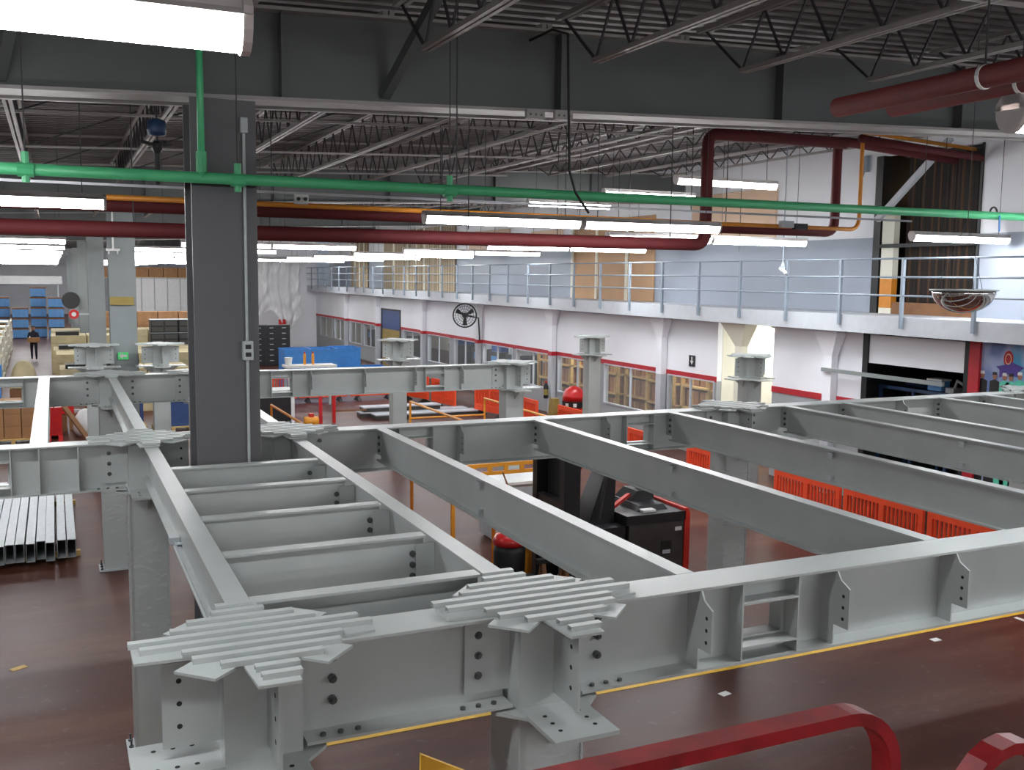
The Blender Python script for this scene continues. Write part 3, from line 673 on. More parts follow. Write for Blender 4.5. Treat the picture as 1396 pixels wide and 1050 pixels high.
NODES = [
 (0, 0, 'nearest grey frame column with empty bracket plates at the left front corner'),
 (1, 0, 'front grey frame column wrapped in clear film, between the two near girders'),
 (0, 1, 'grey frame column just left of the big dark column, holding the left girder'),
 (1, 1, 'grey frame column just right of the big dark column'),
 (2, 1, 'film-wrapped grey frame column behind the forklift, under the right girder joint'),
 (0, 2, 'grey frame column at the far end of the left beam line'),
 (1, 2, 'grey frame column mostly hidden behind the big dark column'),
 (2, 2, 'grey frame column at the right end of the far girder'),
 (3, 2, 'freestanding grey frame column in front of the bright corridor'),
 (0, 3, 'freestanding grey frame column standing before the cartons, left of the pair by the aisle'),
 (1, 3, 'freestanding grey frame column standing before the cartons, right of the pair by the aisle'),
 (2, 3, 'freestanding grey frame column right of the blue crates'),
 (3, 3, 'freestanding grey frame column in front of the store room windows'),
 (2, 0, 'front grey frame column at the right end of the long near girder'),
 (3, 0, 'grey frame column at the far right front corner'),
 (3, 1, 'grey frame column at the right end of the middle girder'),
]
fc = None
def wrap(parent, z0, z1, r, seed):
    rnd = random.Random(seed); ph = [rnd.random() * 6.28 for _ in range(6)]
    def fn(u, v):
        a = 2 * math.pi * u; z = z0 + (z1 - z0) * v
        c, s = math.cos(a), math.sin(a); m = max(abs(c), abs(s)); k = r / (m ** .8)
        k *= 1 + .02 * math.sin(7 * a + 9 * z + ph[0]) + .02 * math.sin(5 * a - 14 * z + ph[1]) + .012 * math.sin(30 * z + ph[2] + 3*a)
        return (k * c, k * s, z)
    return MB().grid(fn, 64, 60).build('plastic_wrap', 'film', parent, True)
COLS = {}
for i, j, lab in NODES:
    if fc is None: fc = frame_column(); fc.location = (NX[i], NY[j], 0); fc['label'] = lab; c = fc
    else: c = dup(fc, (NX[i], NY[j], 0), 0, lab, 'frame columns')
    COLS[(i, j)] = c
USED = {(0, 0): (0, 1), (1, 0): (0, 1, 2), (0, 1): (1, 2, 3), (1, 1): (0, 1, 3), (2, 1): (0, 2), (0, 2): (0, 2, 3), (1, 2): (0, 2, 3), (2, 2): (2,), (2, 0): (0, 2), (3, 0): (2,), (3, 1): (2,)}
for key, dirs in USED.items():
    for ch in list(COLS[key].children):
        if 'side' in ch and ch['side'] in dirs and ch['side'] in (0, 2):
            for g in list(ch.children): bpy.data.objects.remove(g)
            bpy.data.objects.remove(ch)
wrap(COLS[(1, 0)], .3, 2.45, .20, 1); wrap(COLS[(2, 1)], .1, 2.35, .21, 2); wrap(COLS[(0, 1)], 1.2, 2.4, .185, 3); wrap(COLS[(0, 2)], .6, 2.2, .19, 4)

def girder(name, label, cat, x0, y0, L, rz, fw, depth=GD, ends=.19, stiff=(), opens=(), sides=(-1, 1), tabs=True, group=None, bolts=True, bf=None):
    """beam along local x from `ends` to L-ends; local z 0 at its underside"""
    t = thing(name, label, cat, (x0, y0, ZTOP - depth), rz, group)
    a, b = ends, L - ends; D = depth; tf = .014
    w = MB(); c = a
    for o0, o1, z0, z1 in opens:
        w.box(c, o0, -.005, .005, tf, D - tf); w.box(o0, o1, -.005, .005, tf, z0); w.box(o0, o1, -.005, .005, z1, D - tf); c = o1
    w.box(c, b, -.005, .005, tf, D - tf); w.build('web', 'steel', t)
    MB().box(a, b, -fw/2, fw/2, D - tf, D).build('top_flange', 'steel', t)
    q = bf or fw
    MB().box(a, b, -q/2, q/2, 0, tf).build('bottom_flange', 'steel', t)
    for o0, o1, z0, z1 in opens:
        f = MB()
        for s in (-1, 1):
            u0, u1 = (.006, fw/2 - .006) if s > 0 else (-fw/2 + .006, -.006)
            f.box(o0 - .03, o0 - .02, u0, u1, tf, D - tf).box(o1 + .02, o1 + .03, u0, u1, tf, D - tf)
            f.box(o0 - .02, o1 + .02, u0, u1, z1 + .01, z1 + .02).box(o0 - .02, o1 + .02, u0, u1, z0 - .02, z0 - .01)
        f.build('opening_frame', 'steel', t)
    for x in stiff:
        for s in sides:
            e = fw / 2
            if tabs: pl = [(.006, tf), (e - .015, tf), (e - .015, .13), (e + .10, .13), (e + .10, .36), (e + .03, .395), (e + .002, .44), (.006, .44)]
            else: pl = [(.006, tf), (e - .006, tf), (e - .006, D - tf), (.006, D - tf)]
            pl = [(s * u, z) for u, z in pl]
            o = MB().prism(pl, 'yz', x - .005, x + .005).build('stiffener', 'steel', t)
            if tabs:
                h = MB()
                for z in (.18, .245, .31): h.tube([(x - .0055, s * (e + .055), z), (x + .0055, s * (e + .055), z)], .011, 8)
                h.build('bolt_holes', 'hole', o)
    if bolts:
        for x in (a + .14, b - .14):
            for z in (.145, .245, .345):
                MB().tube([(x, -.03, z), (x, -.005, z)], .02, 8).tube([(x, -.045, z), (x, -.03, z)], .011, 6).build('bolt', 'bolt', t)
        for x in (a + .08, a + .16, a + .24, b - .08, b - .16, b - .24):
            MB().lathe([(.014, tf), (.014, tf + .012)], 6, (x, -fw * .32, 0)).build('flange_bolt', 'bolt', t)
    return t
ST = (.89, 1.81, 2.73, 3.66, 4.57); OP = ((1.19, 1.52, .10, .31), (3.84, 4.15, .10, .31))
girder('frame_girder', 'short near grey girder between the two front columns', 'girder', .75, 4.25, 1.37, 0, .25, group='frame girders')
girder('frame_girder', 'long near grey girder with a framed square opening and holed tab plates', 'girder', 2.12, 4.25, 5.57, 0, .25, stiff=ST, opens=OP, sides=(-1,), group='frame girders')
girder('frame_girder', 'near grey girder continuing right of the long near girder', 'girder', 7.69, 4.25, 5.51, 0, .25, stiff=ST, opens=OP, sides=(-1,), group='frame girders')
girder('frame_girder', 'grey girder running left from the column beside the big dark column', 'girder', -4.8, 10.05, 5.55, 0, .25, stiff=(.9, 1.8, 2.7, 3.65, 4.62, 4.95), opens=((4.0, 4.36, .10, .31),), tabs=False, group='frame girders')
girder('frame_girder', 'middle grey girder behind the forklift gap, right of the big dark column', 'girder', 2.12, 10.05, 5.57, 0, .25, stiff=(1.86, 3.69, ), opens=((1.19, 1.52, .10, .31), (4.0, 4.33, .10, .31)), group='frame girders', sides=(-1,))
girder('frame_girder', 'middle grey girder at right, in front of the white wall', 'girder', 7.69, 10.05, 5.51, 0, .25, stiff=(2.77,), group='frame girders', sides=(-1,))
girder('frame_girder', 'far grey girder at left behind the bright narrow beam', 'girder', -4.8, 16.67, 5.55, 0, .25, stiff=(.9, 1.8, 2.7), opens=((4.0, 4.3, .10, .31),), tabs=False, group='frame girders')
girder('frame_girder', 'short far grey girder left of the big dark column', 'girder', .75, 16.67, 1.37, 0, .25, group='frame girders')
girder('frame_girder', 'far grey girder with two square openings in front of the blue crates', 'girder', 2.12, 16.67, 5.57, 0, .25, stiff=(.85, 1.78, 2.72, 3.64, 4.53), opens=((1.15, 1.45, .10, .31), (3.87, 4.17, .10, .31)), group='frame girders', sides=(-1,))
SD = .34
LB = girder('line_beam', 'narrow grey beam running away at left from the nearest column', 'beam', .765, 4.25, 5.8, HP, .12, depth=SD, group='beams along the frame')
girder('line_beam', 'narrow grey beam running away beyond the left column to the far girder', 'beam', .765, 10.05, 6.62, HP, .12, depth=SD, group='beams along the frame')
girder('line_beam', 'narrow grey beam on the right side of the ladder-like infill bay', 'beam', 2.12, 4.25, 5.8, HP, .12, depth=SD, group='beams along the frame')
girder('line_beam', 'narrow grey beam emerging from behind the right edge of the big dark column', 'beam', 2.12, 10.05, 6.62, HP, .12, depth=SD, group='beams along the frame')
def clip(t, x, z, s=1):
    o = MB().box(x - .03, x + .03, s*.006, s*.05, z, z + .006).box(x - .03, x + .03, s*.046, s*.05, z - .05, z).build('clip', 'galv', t)
SD = .34
clip(LB, 2.95, .30); clip(LB, 2.95, .03)
for k, (x, lab) in enumerate(((3.08, 'long bright-topped floor beam, first right of the infill bay'), (4.92, 'long bright-topped floor beam crossing in front of the forklift'), (6.73, 'long grey floor beam whose far end meets the middle girder left of the wrapped column'), (8.48, 'long grey floor beam, first right of the wrapped column'), (9.45, 'long grey floor beam, second right of the wrapped column'), (11.18, 'long grey floor beam, third right of the wrapped column'), (12.08, 'long grey floor beam at the far right edge'))):
    t = girder('floor_beam', lab, 'beam', x, 4.25, 5.8, HP, .11, depth=SD, ends=.13, group='long floor beams', bolts=False)
    clip(t, 2.95, .30); clip(t, 2.95, .075)
    MB().box(.01, .14, .006, .014, .05, .30).box(5.66, 5.79, .006, .014, .05, .30).build('web_end_plate', 'steel', t)
    for xx in (5.70,):
        for z in (.1, .17, .24): MB().tube([(xx, .014, z), (xx, .03, z)], .018, 8).build('bolt', 'bolt', t)
t = girder('floor_beam', 'bright white-lit narrow beam running away at the far left', 'beam', -.18, 10.05, 6.62, HP, .15, depth=SD, ends=.13, group='long floor beams', bolts=False)
for k, y in enumerate((4.84, 5.72, 6.64, 7.55, 8.46)):
    t = girder('infill_beam', 'short grey infill beam, %s of five from the near girder' % ORD[k], 'beam', .75, y, 1.37, 0, .10, depth=.36, ends=.078, group='short infill beams', bolts=False)
    MB().box(.022, .14, -.016, -.006, .04, .30).box(1.24, 1.363, -.016, -.006, .04, .30).build('web_end_plate', 'steel', t)
    for z in (.10, .17, .24): MB().tube([(1.22, -.02, z), (1.22, -.005, z)], .02, 8).build('bolt', 'bolt', t)
    if k == 4: MB().box(.01, 1.36, -.33, -.05, .15, .16).build('shelf_plate', 'steel', t)
t = thing('cable_channel', 'narrow galvanised channel lying along the lower flange of the left beam', 'channel', (.715, 4.75, 2.776))
MB().box(0, .035, 0, 2.5, 0, .006).box(0, .005, 0, 2.5, .006, .03).build('channel', 'galv', t); MB().box(-.03, .04, 2.5, 2.6, 0, .05).build('end_box', 'galv', t)
# ================================================================== NEAR FLOOR AND PLATFORM
tag(MB().box(-1.5, 15.4, 9.36, 9.46, 0, .004).build('floor_line', 'tape'), 'yellow painted line on the red-brown floor under the near girder', 'floor line')
tag(MB().box(12.13, 12.2, 4, 9.3, 0, .004).build('floor_line', 'whitep'), 'thin white line on the floor at the right edge', 'floor line')
def arc(c, r, a0, a1, n, y):
    return [(c[0] + r * math.cos(a0 + (a1-a0)*i/n), y, c[1] + r * math.sin(a0 + (a1-a0)*i/n)) for i in range(n+1)]
pl = thing('work_platform', 'worn red guarded platform at the bottom edge, its bent top rail in view', 'platform', (0, 0, 0))
P_ = [(.2, 1.5, 3.80), (1.42, 1.5, 3.80)] + arc((1.46, 3.67), .13, math.pi/2, 0, 8, 1.5) + [(1.6, 1.5, 3.2), (1.6, 1.5, 2.9)]
MB().tube(P_, .02, 4, rect=(.055, .028)).build('guard_rail', 'handrail', pl)
P_ = [(1.86, 1.5, 2.9), (1.80, 1.5, 3.45)] + arc((1.96, 3.50), .14, math.pi, 0, 10, 1.5) + [(2.12, 1.5, 3.2), (2.12, 1.5, 2.9)]
MB().tube(P_, .02, 4, rect=(.055, .028)).build('guard_rail', 'handrail', pl)
MB().tube([(.2, 1.5, 3.80), (.2, 1.5, 2.9)], .02, 4, rect=(.055, .028)).build('guard_post', 'handrail', pl)
MB().box(-.6, 2.3, -.6, 1.55, 2.84, 2.9).build('deck', 'handrail', pl)
for x in (-.5, 2.2):
    for y in (-.5, 1.45): MB().box(x - .04, x + .04, y - .04, y + .04, 0, 2.84).build('leg', 'handrail', pl)
t = thing('yellow_plate', 'pointed corner of a yellow plate at the bottom edge', 'plate', (0, 0, 0))
MB().prism([(.62, 2.9), (.95, 2.9), (.95, 3.56), (.64, 3.74)], 'xz', 1.8, 1.81).build('plate', 'tape', t)
tag(t, 'pointed corner of a yellow plate at the bottom edge', 'plate')
MB().box(.65, .93, 1.55, 1.8, 2.86, 2.9).build('support', 'tape', t)

# bundle of galvanised hollow sections on the floor
def tubesec():
    t = thing('hollow_section', '', 'steel section')
    L, w, h = 5.2, .13, .30
    MB().box(-w/2, w/2, 0, L, 0, .005).box(-w/2, w/2, 0, L, h-.005, h).box(-w/2, -w/2+.005, 0, L, .005, h-.005).box(w/2-.005, w/2, 0, L, .005, h-.005).build('section', 'galv', t)
    return t
ts = None; rnd = random.Random(3)
for i in range(10):
    x = .12 - .145 * i - (.02 if i > 1 else 0) - .015 * rnd.random(); y = 17.1 + rnd.random() * .2
    lab = 'long galvanised hollow section on the floor at left, %s from the right' % ORD[i]
    loc = (x, y, .09)
    if ts is None: ts = tubesec(); ts.location = loc; ts['label'] = lab; ts['group'] = 'galvanised sections'
    else: dup(ts, loc, 0, lab, 'galvanised sections')
for i, y in enumerate((17.6, 21.6)):
    tag(MB().box(-1.35, .25, y, y + .1, 0, .09).build('timber_bearer', 'wood'), 'timber bearer under the galvanised sections, %s' % ('near end' if i == 0 else 'far end'), 'timber')
for i, (x, y, a) in enumerate(((6.72, 8.79, .2), (6.94, 7.83, .7), (10.34, 9.1, 0))):
    tag(MB().bar((x, y, .003), (x + .13 * math.cos(a), y + .13 * math.sin(a), .003), .09, .006).build('paper_scrap', 'whitep'), 'small white scrap on the bare floor at lower right, %s' % ('nearest the yellow line', 'nearest the red rail', 'farthest right')[i], 'scrap')
tag(MB().bar((-.62, 12.7, .003), (-.46, 12.78, .003), .1, .006).build('paper_scrap', 'wood'), 'tan scrap on the floor at the left edge', 'scrap')

# ================================================================== FORKLIFT
fk = thing('reach_truck', 'black and red stand-on forklift parked under the frame', 'forklift', (7.9, 13.0, 0))
MB().box(-.2, .78, -.58, .58, .15, 1.02).build('body', 'truckgrey', fk)
MB().box(-.25, .80, -.6, .6, 1.02, 1.16).build('top_cover', 'truck', fk)
MB().hexa([(.05, -.4, 1.16), (.6, -.4, 1.16), (.6, .5, 1.16), (.05, .5, 1.16), (.12, -.34, 1.24), (.55, -.34, 1.24), (.55, .42, 1.24), (.12, .42, 1.24)]).build('battery_cover', 'truck', fk)
MB().prism([(.78, .05), (.86, .05), (.88, .3), (.88, 1.12), (.84, 1.2), (.78, 1.2)], 'xz', -.6, .6).build('rear_bumper', 'truckred', fk)
s = MB().hexa([(.15, .0, 1.24), (.6, .0, 1.24), (.6, .45, 1.24), (.15, .45, 1.24), (.3, .02, 1.38), (.6, .02, 1.38), (.6, .43, 1.38), (.3, .43, 1.38)]).hexa([(.5, .0, 1.38), (.62, .0, 1.38), (.62, .45, 1.38), (.5, .45, 1.38), (.6, .03, 1.85), (.68, .03, 1.85), (.68, .42, 1.85), (.6, .42, 1.85)])
s.build('seat', 'black', fk)
for y in (-.45, .45):
    MB().box(-1.28, -1.12, y - .07, y + .07, .1, 2.42).build('mast_rail', 'truck', fk)
    MB().box(-1.12, -1.0, y - .05, y + .05, .1, 2.3).build('inner_mast_rail', 'truck', fk)
    MB().box(-2.3, -1.28, y - .06, y + .06, .06, .11).build('fork', 'black', fk)
    MB().box(-1.2, -.2, y - .09, y + .09, .1, .3).build('leg_arm', 'truck', fk)
for z in (.5, 1.3, 2.3): MB().box(-1.26, -1.14, -.38, .38, z, z + .12).build('crossbar', 'truck', fk)
MB().box(-1.1, -.98, -.36, .36, .5, 2.25).build('mast_shield', 'black', fk)
for y in (-.12, .12): MB().tube([(-.96, y, .3), (-.96, y, 2.2)], .035, 10).build('lift_cylinder', 'truckgrey', fk)
MB().lathe([(.1, 1.86), (.12, 1.9), (.12, 2.0), (.1, 2.03)], 14, (-.93, -.2, 0)).build('hose_reel', 'truckred', fk)
MB().box(-1.0, -.92, -.24, -.12, 2.05, 2.16).build('mast_label', 'whitep', fk)
MB().hexa([(-.75, -.3, 1.0), (-.3, -.3, 1.0), (-.3, .2, 1.0), (-.75, .2, 1.0), (-.45, -.25, 1.75), (-.25, -.25, 1.8), (-.25, .15, 1.8), (-.45, .15, 1.75)]).build('console', 'truck', fk)
for i, y in enumerate((-.2, -.05, .1)):
    l = MB().tube([(-.32, y, 1.75), (-.2, y, 1.95)], .014, 6).build('lever', 'black', fk); MB().lathe([(.005, -.03), (.028, -.01), (.028, .02), (.005, .035)], 8, (-.2, y, 1.97)).build('knob', 'black', l)
MB().tube([(-.62, -.4, 1.1), (-.5, -.4, 1.8), (-.3, -.4, 1.86)], .025, 8).build('grab_handle', 'truckgrey', fk)
MB().box(-.95, -.25, -.55, .55, .3, 1.0).build('front_body', 'truck', fk)
MB().bar((-.2, -.1, 1.2), (.2, .1, 1.32), .06, .05).build('red_arm', 'truckred', fk)
MB().box(.1, .32, -.5, -.2, 1.165, 1.2).build('paper', 'whitep', fk)
MB().box(.38, .56, -.586, -.58, .50, .72).build('body_label', 'black', fk); MB().box(.40, .54, -.59, -.586, .52, .58).build('body_label_strip', 'fascia', fk)
MB().box(.62, .74, -.586, -.58, .86, .92).build('plate', 'whitep', fk)
for x, y in ((.5, -.4), (.5, .4), (-1.0, -.45), (-1.0, .45)): MB().tube([(x, y - .06, .13), (x, y + .06, .13)], .13, 14).build('wheel', 'black', fk)

# ================================================================== BARRIERS
def barrier():
    t = thing('plastic_barrier', '', 'barrier'); L = 1.8
    f = MB().box(-L/2, L/2, -.03, .03, .88, 1.0).box(-L/2, L/2, -.03, .03, .16, .38).box(-L/2, -L/2 + .1, -.03, .03, .38, .88).box(L/2 - .1, L/2, -.03, .03, .38, .88).box(-.06, .06, -.03, .03, .38, .88)
    f.build('panel_frame', 'barrier', t)
    b = MB(); n = 18
    for i in range(n):
        x = -L/2 + .1 + (L - .2) * (i + .5) / n; b.box(x - .018, x + .018, -.018, .018, .38, .88)
    b.build('bars', 'barrier', t)
    for x in (-.6, .6): MB().hexa([(x-.07, -.28, 0), (x+.07, -.28, 0), (x+.07, .28, 0), (x-.07, .28, 0), (x-.045, -.04, .17), (x+.045, -.04, .17), (x+.045, .04, .17), (x-.045, .04, .17)]).build('foot', 'black', t)
    return t
ba = None
BL = []
for i, y in enumerate((8.7, 10.6, 12.5, 14.4)): BL.append((12.83, y, HP, 'orange plastic barrier under the right floor beams, %s of four from the right edge' % ORD[i]))
BL += [(12.83, 17.4, HP, 'orange plastic barrier seen just left of the wrapped column'), (12.9, 20.9, HP, 'orange plastic barrier seen through the opening of the middle girder'),
       (13.3, 24.6, HP, 'orange plastic barrier in front of the red domed cover'), (13.1, 27.4, HP, 'orange plastic barrier beside the fire extinguisher pier'), (13.2, 30.3, HP + .2, 'large orange barrier at the corner under the end of the far girder'),
       (12.55, 33.0, HP + .12, 'orange plastic barrier with black feet, first back from the corner'), (12.2, 35.1, HP + .25, 'orange plastic barrier with black feet, second back from the corner'),
       (10.9, 36.2, 0.05, 'red-orange barrier in the far row, right one'), (9.0, 36.2, 0, 'red-orange barrier in the far row, middle one'), (7.1, 36.2, 0, 'red-orange barrier in the far row, left one')]
for x, y, rz, lab in BL:
    if ba is None: ba = barrier(); ba.location = (x, y, 0); ba.rotation_euler = (0, 0, rz); ba['label'] = lab; ba['group'] = 'orange barriers'
    else: dup(ba, (x, y, 0), rz, lab, 'orange barriers')

# yellow guard frames
def guard(label, x0, x1, y0, y1, h=1.0):
    t = thing('guard_frame', label, 'guard rail', (0, 0, 0), 0, 'yellow guard frames')
    for x in (x0, x1): MB().tube([(x, y1, 0), (x, y1, h), (x, y0, h), (x, y0, 0)], .035, 8).build('side_loop', 'scaff', t, False)
    if x1 > x0: MB().tube([(x0, y1, h * .5), (x1, y1, h * .5)], .03, 8).build('cross_bar', 'scaff', t)
    return t
guard('yellow tubular guard frame in front of the far orange barriers', 9.45, 11.84, 23.3, 27.6)
guard('yellow tubular guard frame just right of the big dark column', 5.5, 5.5, 24.2, 28.2)
guard('yellow tubular guard frame glimpsed under the first long floor beam', 6.4, 6.4, 14.5, 18.6)
t = thing('orange_rack', 'orange rack beam with oval holes on posts, left of the forklift mast', 'rack', (5.9, 15.1, 0))
b = MB()
for i in range(7):
    b.box(.05 + i * .30, .13 + i * .30, 0, .03, 1.42, 1.5)
b.box(0, 2.0, 0, .03, 1.5, 1.56).box(0, 2.0, 0, .03, 1.36, 1.42).build('beam', 'scaff', t)
for x in (0, 1.94): MB().box(x, x + .06, 0, .06, 0, 1.5).build('post', 'scaff', t)
t = thing('grey_bin', 'grey bin with pale rim and a green diamond mark, behind the orange rack', 'bin', (7.5, 16.0, 0))
MB().hexa([(-.55, -.35, 0.05), (.55, -.35, 0.05), (.55, .35, 0.05), (-.55, .35, 0.05), (-.65, -.42, 1.05), (.65, -.42, 1.05), (.65, .42, 1.05), (-.65, .42, 1.05)]).box(-.5, .5, -.3, .3, 0, .05).build('tub', 'fascia', t)
MB().box(-.68, .68, -.45, .45, 1.05, 1.1).build('rim', 'whitep', t)
MB().prism([(-.25, .75), (-.13, .63), (0, .75), (-.13, .9)], 'xz', -.43, -.395).build('green_mark', 'green', t)
t = thing('broom', 'brown-handled broom leaning by the forklift mast', 'broom', (6.9, 14.3, 0))
MB().tube([(-.3, .3, 1.5), (.1, 0, .25)], .015, 8).build('handle', 'brownwood', t); MB().box(0, .3, -.06, .06, 0, .27).build('brush', 'black', t)
t = thing('orange_drum', 'round orange drum beside the forklift mast', 'drum', (6.62, 13.9, 0))
MB().lathe([(.2, 0), (.22, .05), (.22, .95), (.16, 1.15), (.04, 1.2)], 18).build('drum', 'scaff', t, True); MB().lathe([(.235, .5), (.235, .55)], 18).build('hoop', 'orange', t)
t = thing('black_bin', 'black bin with a red top below the first long floor beam', 'bin', (5.95, 12.9, 0))
MB().lathe([(.18, 0), (.23, .2), (.24, .7), (.22, .8)], 20).build('body', 'black', t, True); MB().lathe([(.24, .8), (.25, .86), (.2, .95), (.05, .98)], 20).build('lid', 'redpl', t, True)
t = thing('timber_trestle', 'brown timber trestle on the floor below the first long floor beam', 'trestle', (6.15, 12.2, 0))
for x in (0, .35): 
    MB().bar((x, -.2, 0), (x, 0, .7), .06, .05).build('leg', 'brownwood', t); MB().bar((x, .2, 0), (x, 0, .7), .06, .05).build('leg', 'brownwood', t)
MB().box(-.1, .5, -.05, .05, .68, .74).build('top_bar', 'black', t)
# red cover and extinguisher at the wall
t = thing('red_cover', 'red domed cover with a black strap and two white labels by the store room window', 'cover', (13.85, 25.6, 0))
MB().lathe([(.3, 0.02), (.34, .3), (.33, .9)], 20).build('lower_shell', 'redpl', t, True)
MB().lathe([(.345, .9), (.35, 1.08)], 20).build('strap', 'black', t)
MB().lathe([(.34, 1.08), (.33, 1.25), (.25, 1.42), (.12, 1.5), (.01, 1.52)], 20).build('dome', 'redpl', t, True)
for a in (3.6, 4.3): MB().bar((.352*math.cos(a-.12), .352*math.sin(a-.12), .98), (.352*math.cos(a+.16), .352*math.sin(a+.16), .98), .02, .1).build('label', 'whitep', t)
MB().lathe([(.02, 0.02), (.36, 0.02), (.36, 0.0), (.02, 0)][::-1], 16).build('base', 'black', t)
tag(MB().hexa([(13.35, 26.0, 0), (13.65, 26.0, 0), (13.65, 26.4, 0), (13.35, 26.4, 0), (13.4, 26.05, 1.1), (13.6, 26.05, 1.1), (13.6, 26.3, 1.1), (13.4, 26.3, 1.1)]).build('olive_sack', 'olive'), 'olive sack standing against the red domed cover', 'sack')
t = thing('fire_extinguisher', 'small dark-banded fire extinguisher hung on a pier left of the red cover', 'fire extinguisher', (15.27, 30.25, .55))
MB().lathe([(.07, 0), (.085, .03), (.085, .42), (.05, .5), (.03, .54)], 14).build('cylinder', 'black', t, True); MB().lathe([(.087, .12), (.087, .32)], 14).build('label', 'olive', t)
MB().box(-.02, .02, -.06, .06, .54, .6).build('valve', 'redpl', t); MB().box(.07, .12, -.03, .03, .2, .4).build('bracket', 'galv', t)
# sheet stacks on the floor by the far barriers
for i, (x0, x1, y, z) in enumerate(((9.1, 12.9, 31.6, 0), (9.4, 13.0, 30.9, 0), (9.2, 11.9, 31.6, .17))):
    t = thing('panel_bundle', 'dark-edged bundle of long panels on the floor before the far barriers, %s' % ('rear lower one', 'front one', 'rear upper one')[i], 'panels', (0, 0, 0), 0, 'panel bundles')
    MB().box(x0, x1, y, y + .5, z, z + .13).build('edge', 'truckgrey', t); MB().box(x0 - .02, x1 + .02, y - .02, y + .52, z + .13, z + .17).build('top_sheet', 'fascia', t)
t = thing('red_gate', 'upright bright red frame beside the yellow guard frame', 'frame', (7.55, 30.8, 0))
MB().box(-.05, .05, -.05, .05, 0, 1.35).build('post', 'redpl', t); MB().box(.38, .48, -.05, .05, 0, 1.1).build('post', 'redpl', t); MB().box(.05, .38, -.03, .03, .95, 1.1).build('rail', 'redpl', t); MB().box(.48, 1.5, -.02, .02, .35, .4).build('lower_rail', 'brownwood', t)
# ================================================================== FAR FLOOR, RIGHT OF THE BIG COLUMN
t = thing('plastic_curtain', 'large clear plastic sheet hanging in folds in the far corner', 'curtain', (10.9, 62.5, 0))
rnd = random.Random(5)
def fold(u, v):
    x = 3.2 * u; z = 5.7 - 4.5 * v * (0.86 + .14 * math.sin(9 * u + 1))
    y = .16 * math.sin(30 * u + 1.5 * math.sin(4 * v)) + .22 * math.sin(11 * u + 5 * v) * v + .1 * math.sin(22 * v + 14 * u) * (.3 + v)
    return (x, y, z)
MB().grid(fold, 90, 60).build('sheet', 'curtain', t, True); MB().tube([(-.2, 0, 5.72), (3.4, 0, 5.72)], .04, 8).build('curtain_rail', 'galv', t)
t = thing('drawer_cabinet', 'tall black drawer cabinet in front of the plastic sheet', 'cabinet', (10.05, 51.2, 0))
MB().box(-.95, .95, 0, .8, 0.06, 2.1).build('carcass', 'truck', t); MB().box(-.9, .9, .05, .75, 0, .06).build('plinth', 'black', t)
for r_ in range(7):
    for c_ in range(3):
        d = MB().box(-.93 + .63 * c_, -.33 + .63 * c_, -.02, 0, .12 + .28 * r_, .37 + .28 * r_).build('drawer', 'black', t)
        MB().box(-.73 + .63 * c_, -.53 + .63 * c_, -.04, -.02, .27 + .28 * r_, .30 + .28 * r_).build('handle', 'galv', d)
def crate(w, d_, h, m):
    t = thing('blue_crate', '', 'crate')
    MB().box(-w/2, w/2, -d_/2, -d_/2 + .03, .0, h).box(-w/2, w/2, d_/2 - .03, d_/2, 0, h).box(-w/2, -w/2 + .03, -d_/2 + .03, d_/2 - .03, 0, h).box(w/2 - .03, w/2, -d_/2 + .03, d_/2 - .03, 0, h).box(-w/2 + .03, w/2 - .03, -d_/2 + .03, d_/2 - .03, 0, .04).build('tub', m, t)
    MB().box(-w/2 - .02, w/2 + .02, -d_/2 - .02, -d_/2, h - .06, h).box(-w/2 - .02, w/2 + .02, d_/2, d_/2 + .02, h - .06, h).build('rim', m, t)
    return t
bc_ = None; q = 0
for k in range(4):
    for lv in range(2):
        if k >= 2 and lv: continue
        lab = 'blue plastic crate behind the far girder, %s from the left, %s' % (ORD[k], 'upper' if lv else 'on the floor')
        x = 9.0 + 1.12 * k
        if bc_ is None: bc_ = crate(1.1, 1.2, .82, 'blue'); bc_.location = (x, 41, 0); bc_['label'] = lab; bc_['group'] = 'blue crates'
        else: dup(bc_, (x, 41, .83 * lv), 0, lab, 'blue crates')
dup(bc_, (11.2, 41.4, .83), 0, 'blue plastic crate set back on the right of the upper pair', 'blue crates')
dup(bc_, (6.6, 41.5, 0), 0, 'blue plastic crate just right of the big dark column, on the floor', 'blue crates'); dup(bc_, (6.6, 41.5, .83), 0, 'blue plastic crate just right of the big dark column, upper', 'blue crates')
t = thing('work_table', 'white work table with tins before the blue crates', 'table', (8.2, 35.0, 0))
MB().box(-.9, .9, -.4, .4, 1.42, 1.5).build('table_top', 'whitep', t)
for x in (-.8, .8):
    for y in (-.3, .3): MB().box(x - .04, x + .04, y - .04, y + .04, 0, 1.42).build('leg', 'galv', t)
for i, x in enumerate((8.05, 8.35)):
    o = thing('spray_can', 'yellow spray can on the white work table, %s' % ('left' if i == 0 else 'right'), 'can', (x, 35.1, 1.5), 0, 'cans on the table'); MB().lathe([(.05, 0), (.05, .35), (.03, .4)], 10).build('can', 'scaff', o); MB().lathe([(.028, .4), (.028, .46)], 8).build('cap', 'redpl', o)
o = thing('white_bucket', 'small white bucket at the left end of the work table', 'bucket', (7.45, 35.0, 1.5)); MB().lathe([(.11, 0), (.14, .25)], 14).build('bucket', 'whitep', o); MB().lathe([(.145, .25), (.15, .27)], 14).build('rim', 'cream', o)
tag(MB().tube([(12.95, 62.2, .0), (12.9, 62.3, 1.9)], [.3, .22], 10).build('red_drape', 'redpl'), 'narrow red and white hanging roll at the far corner', 'roll')
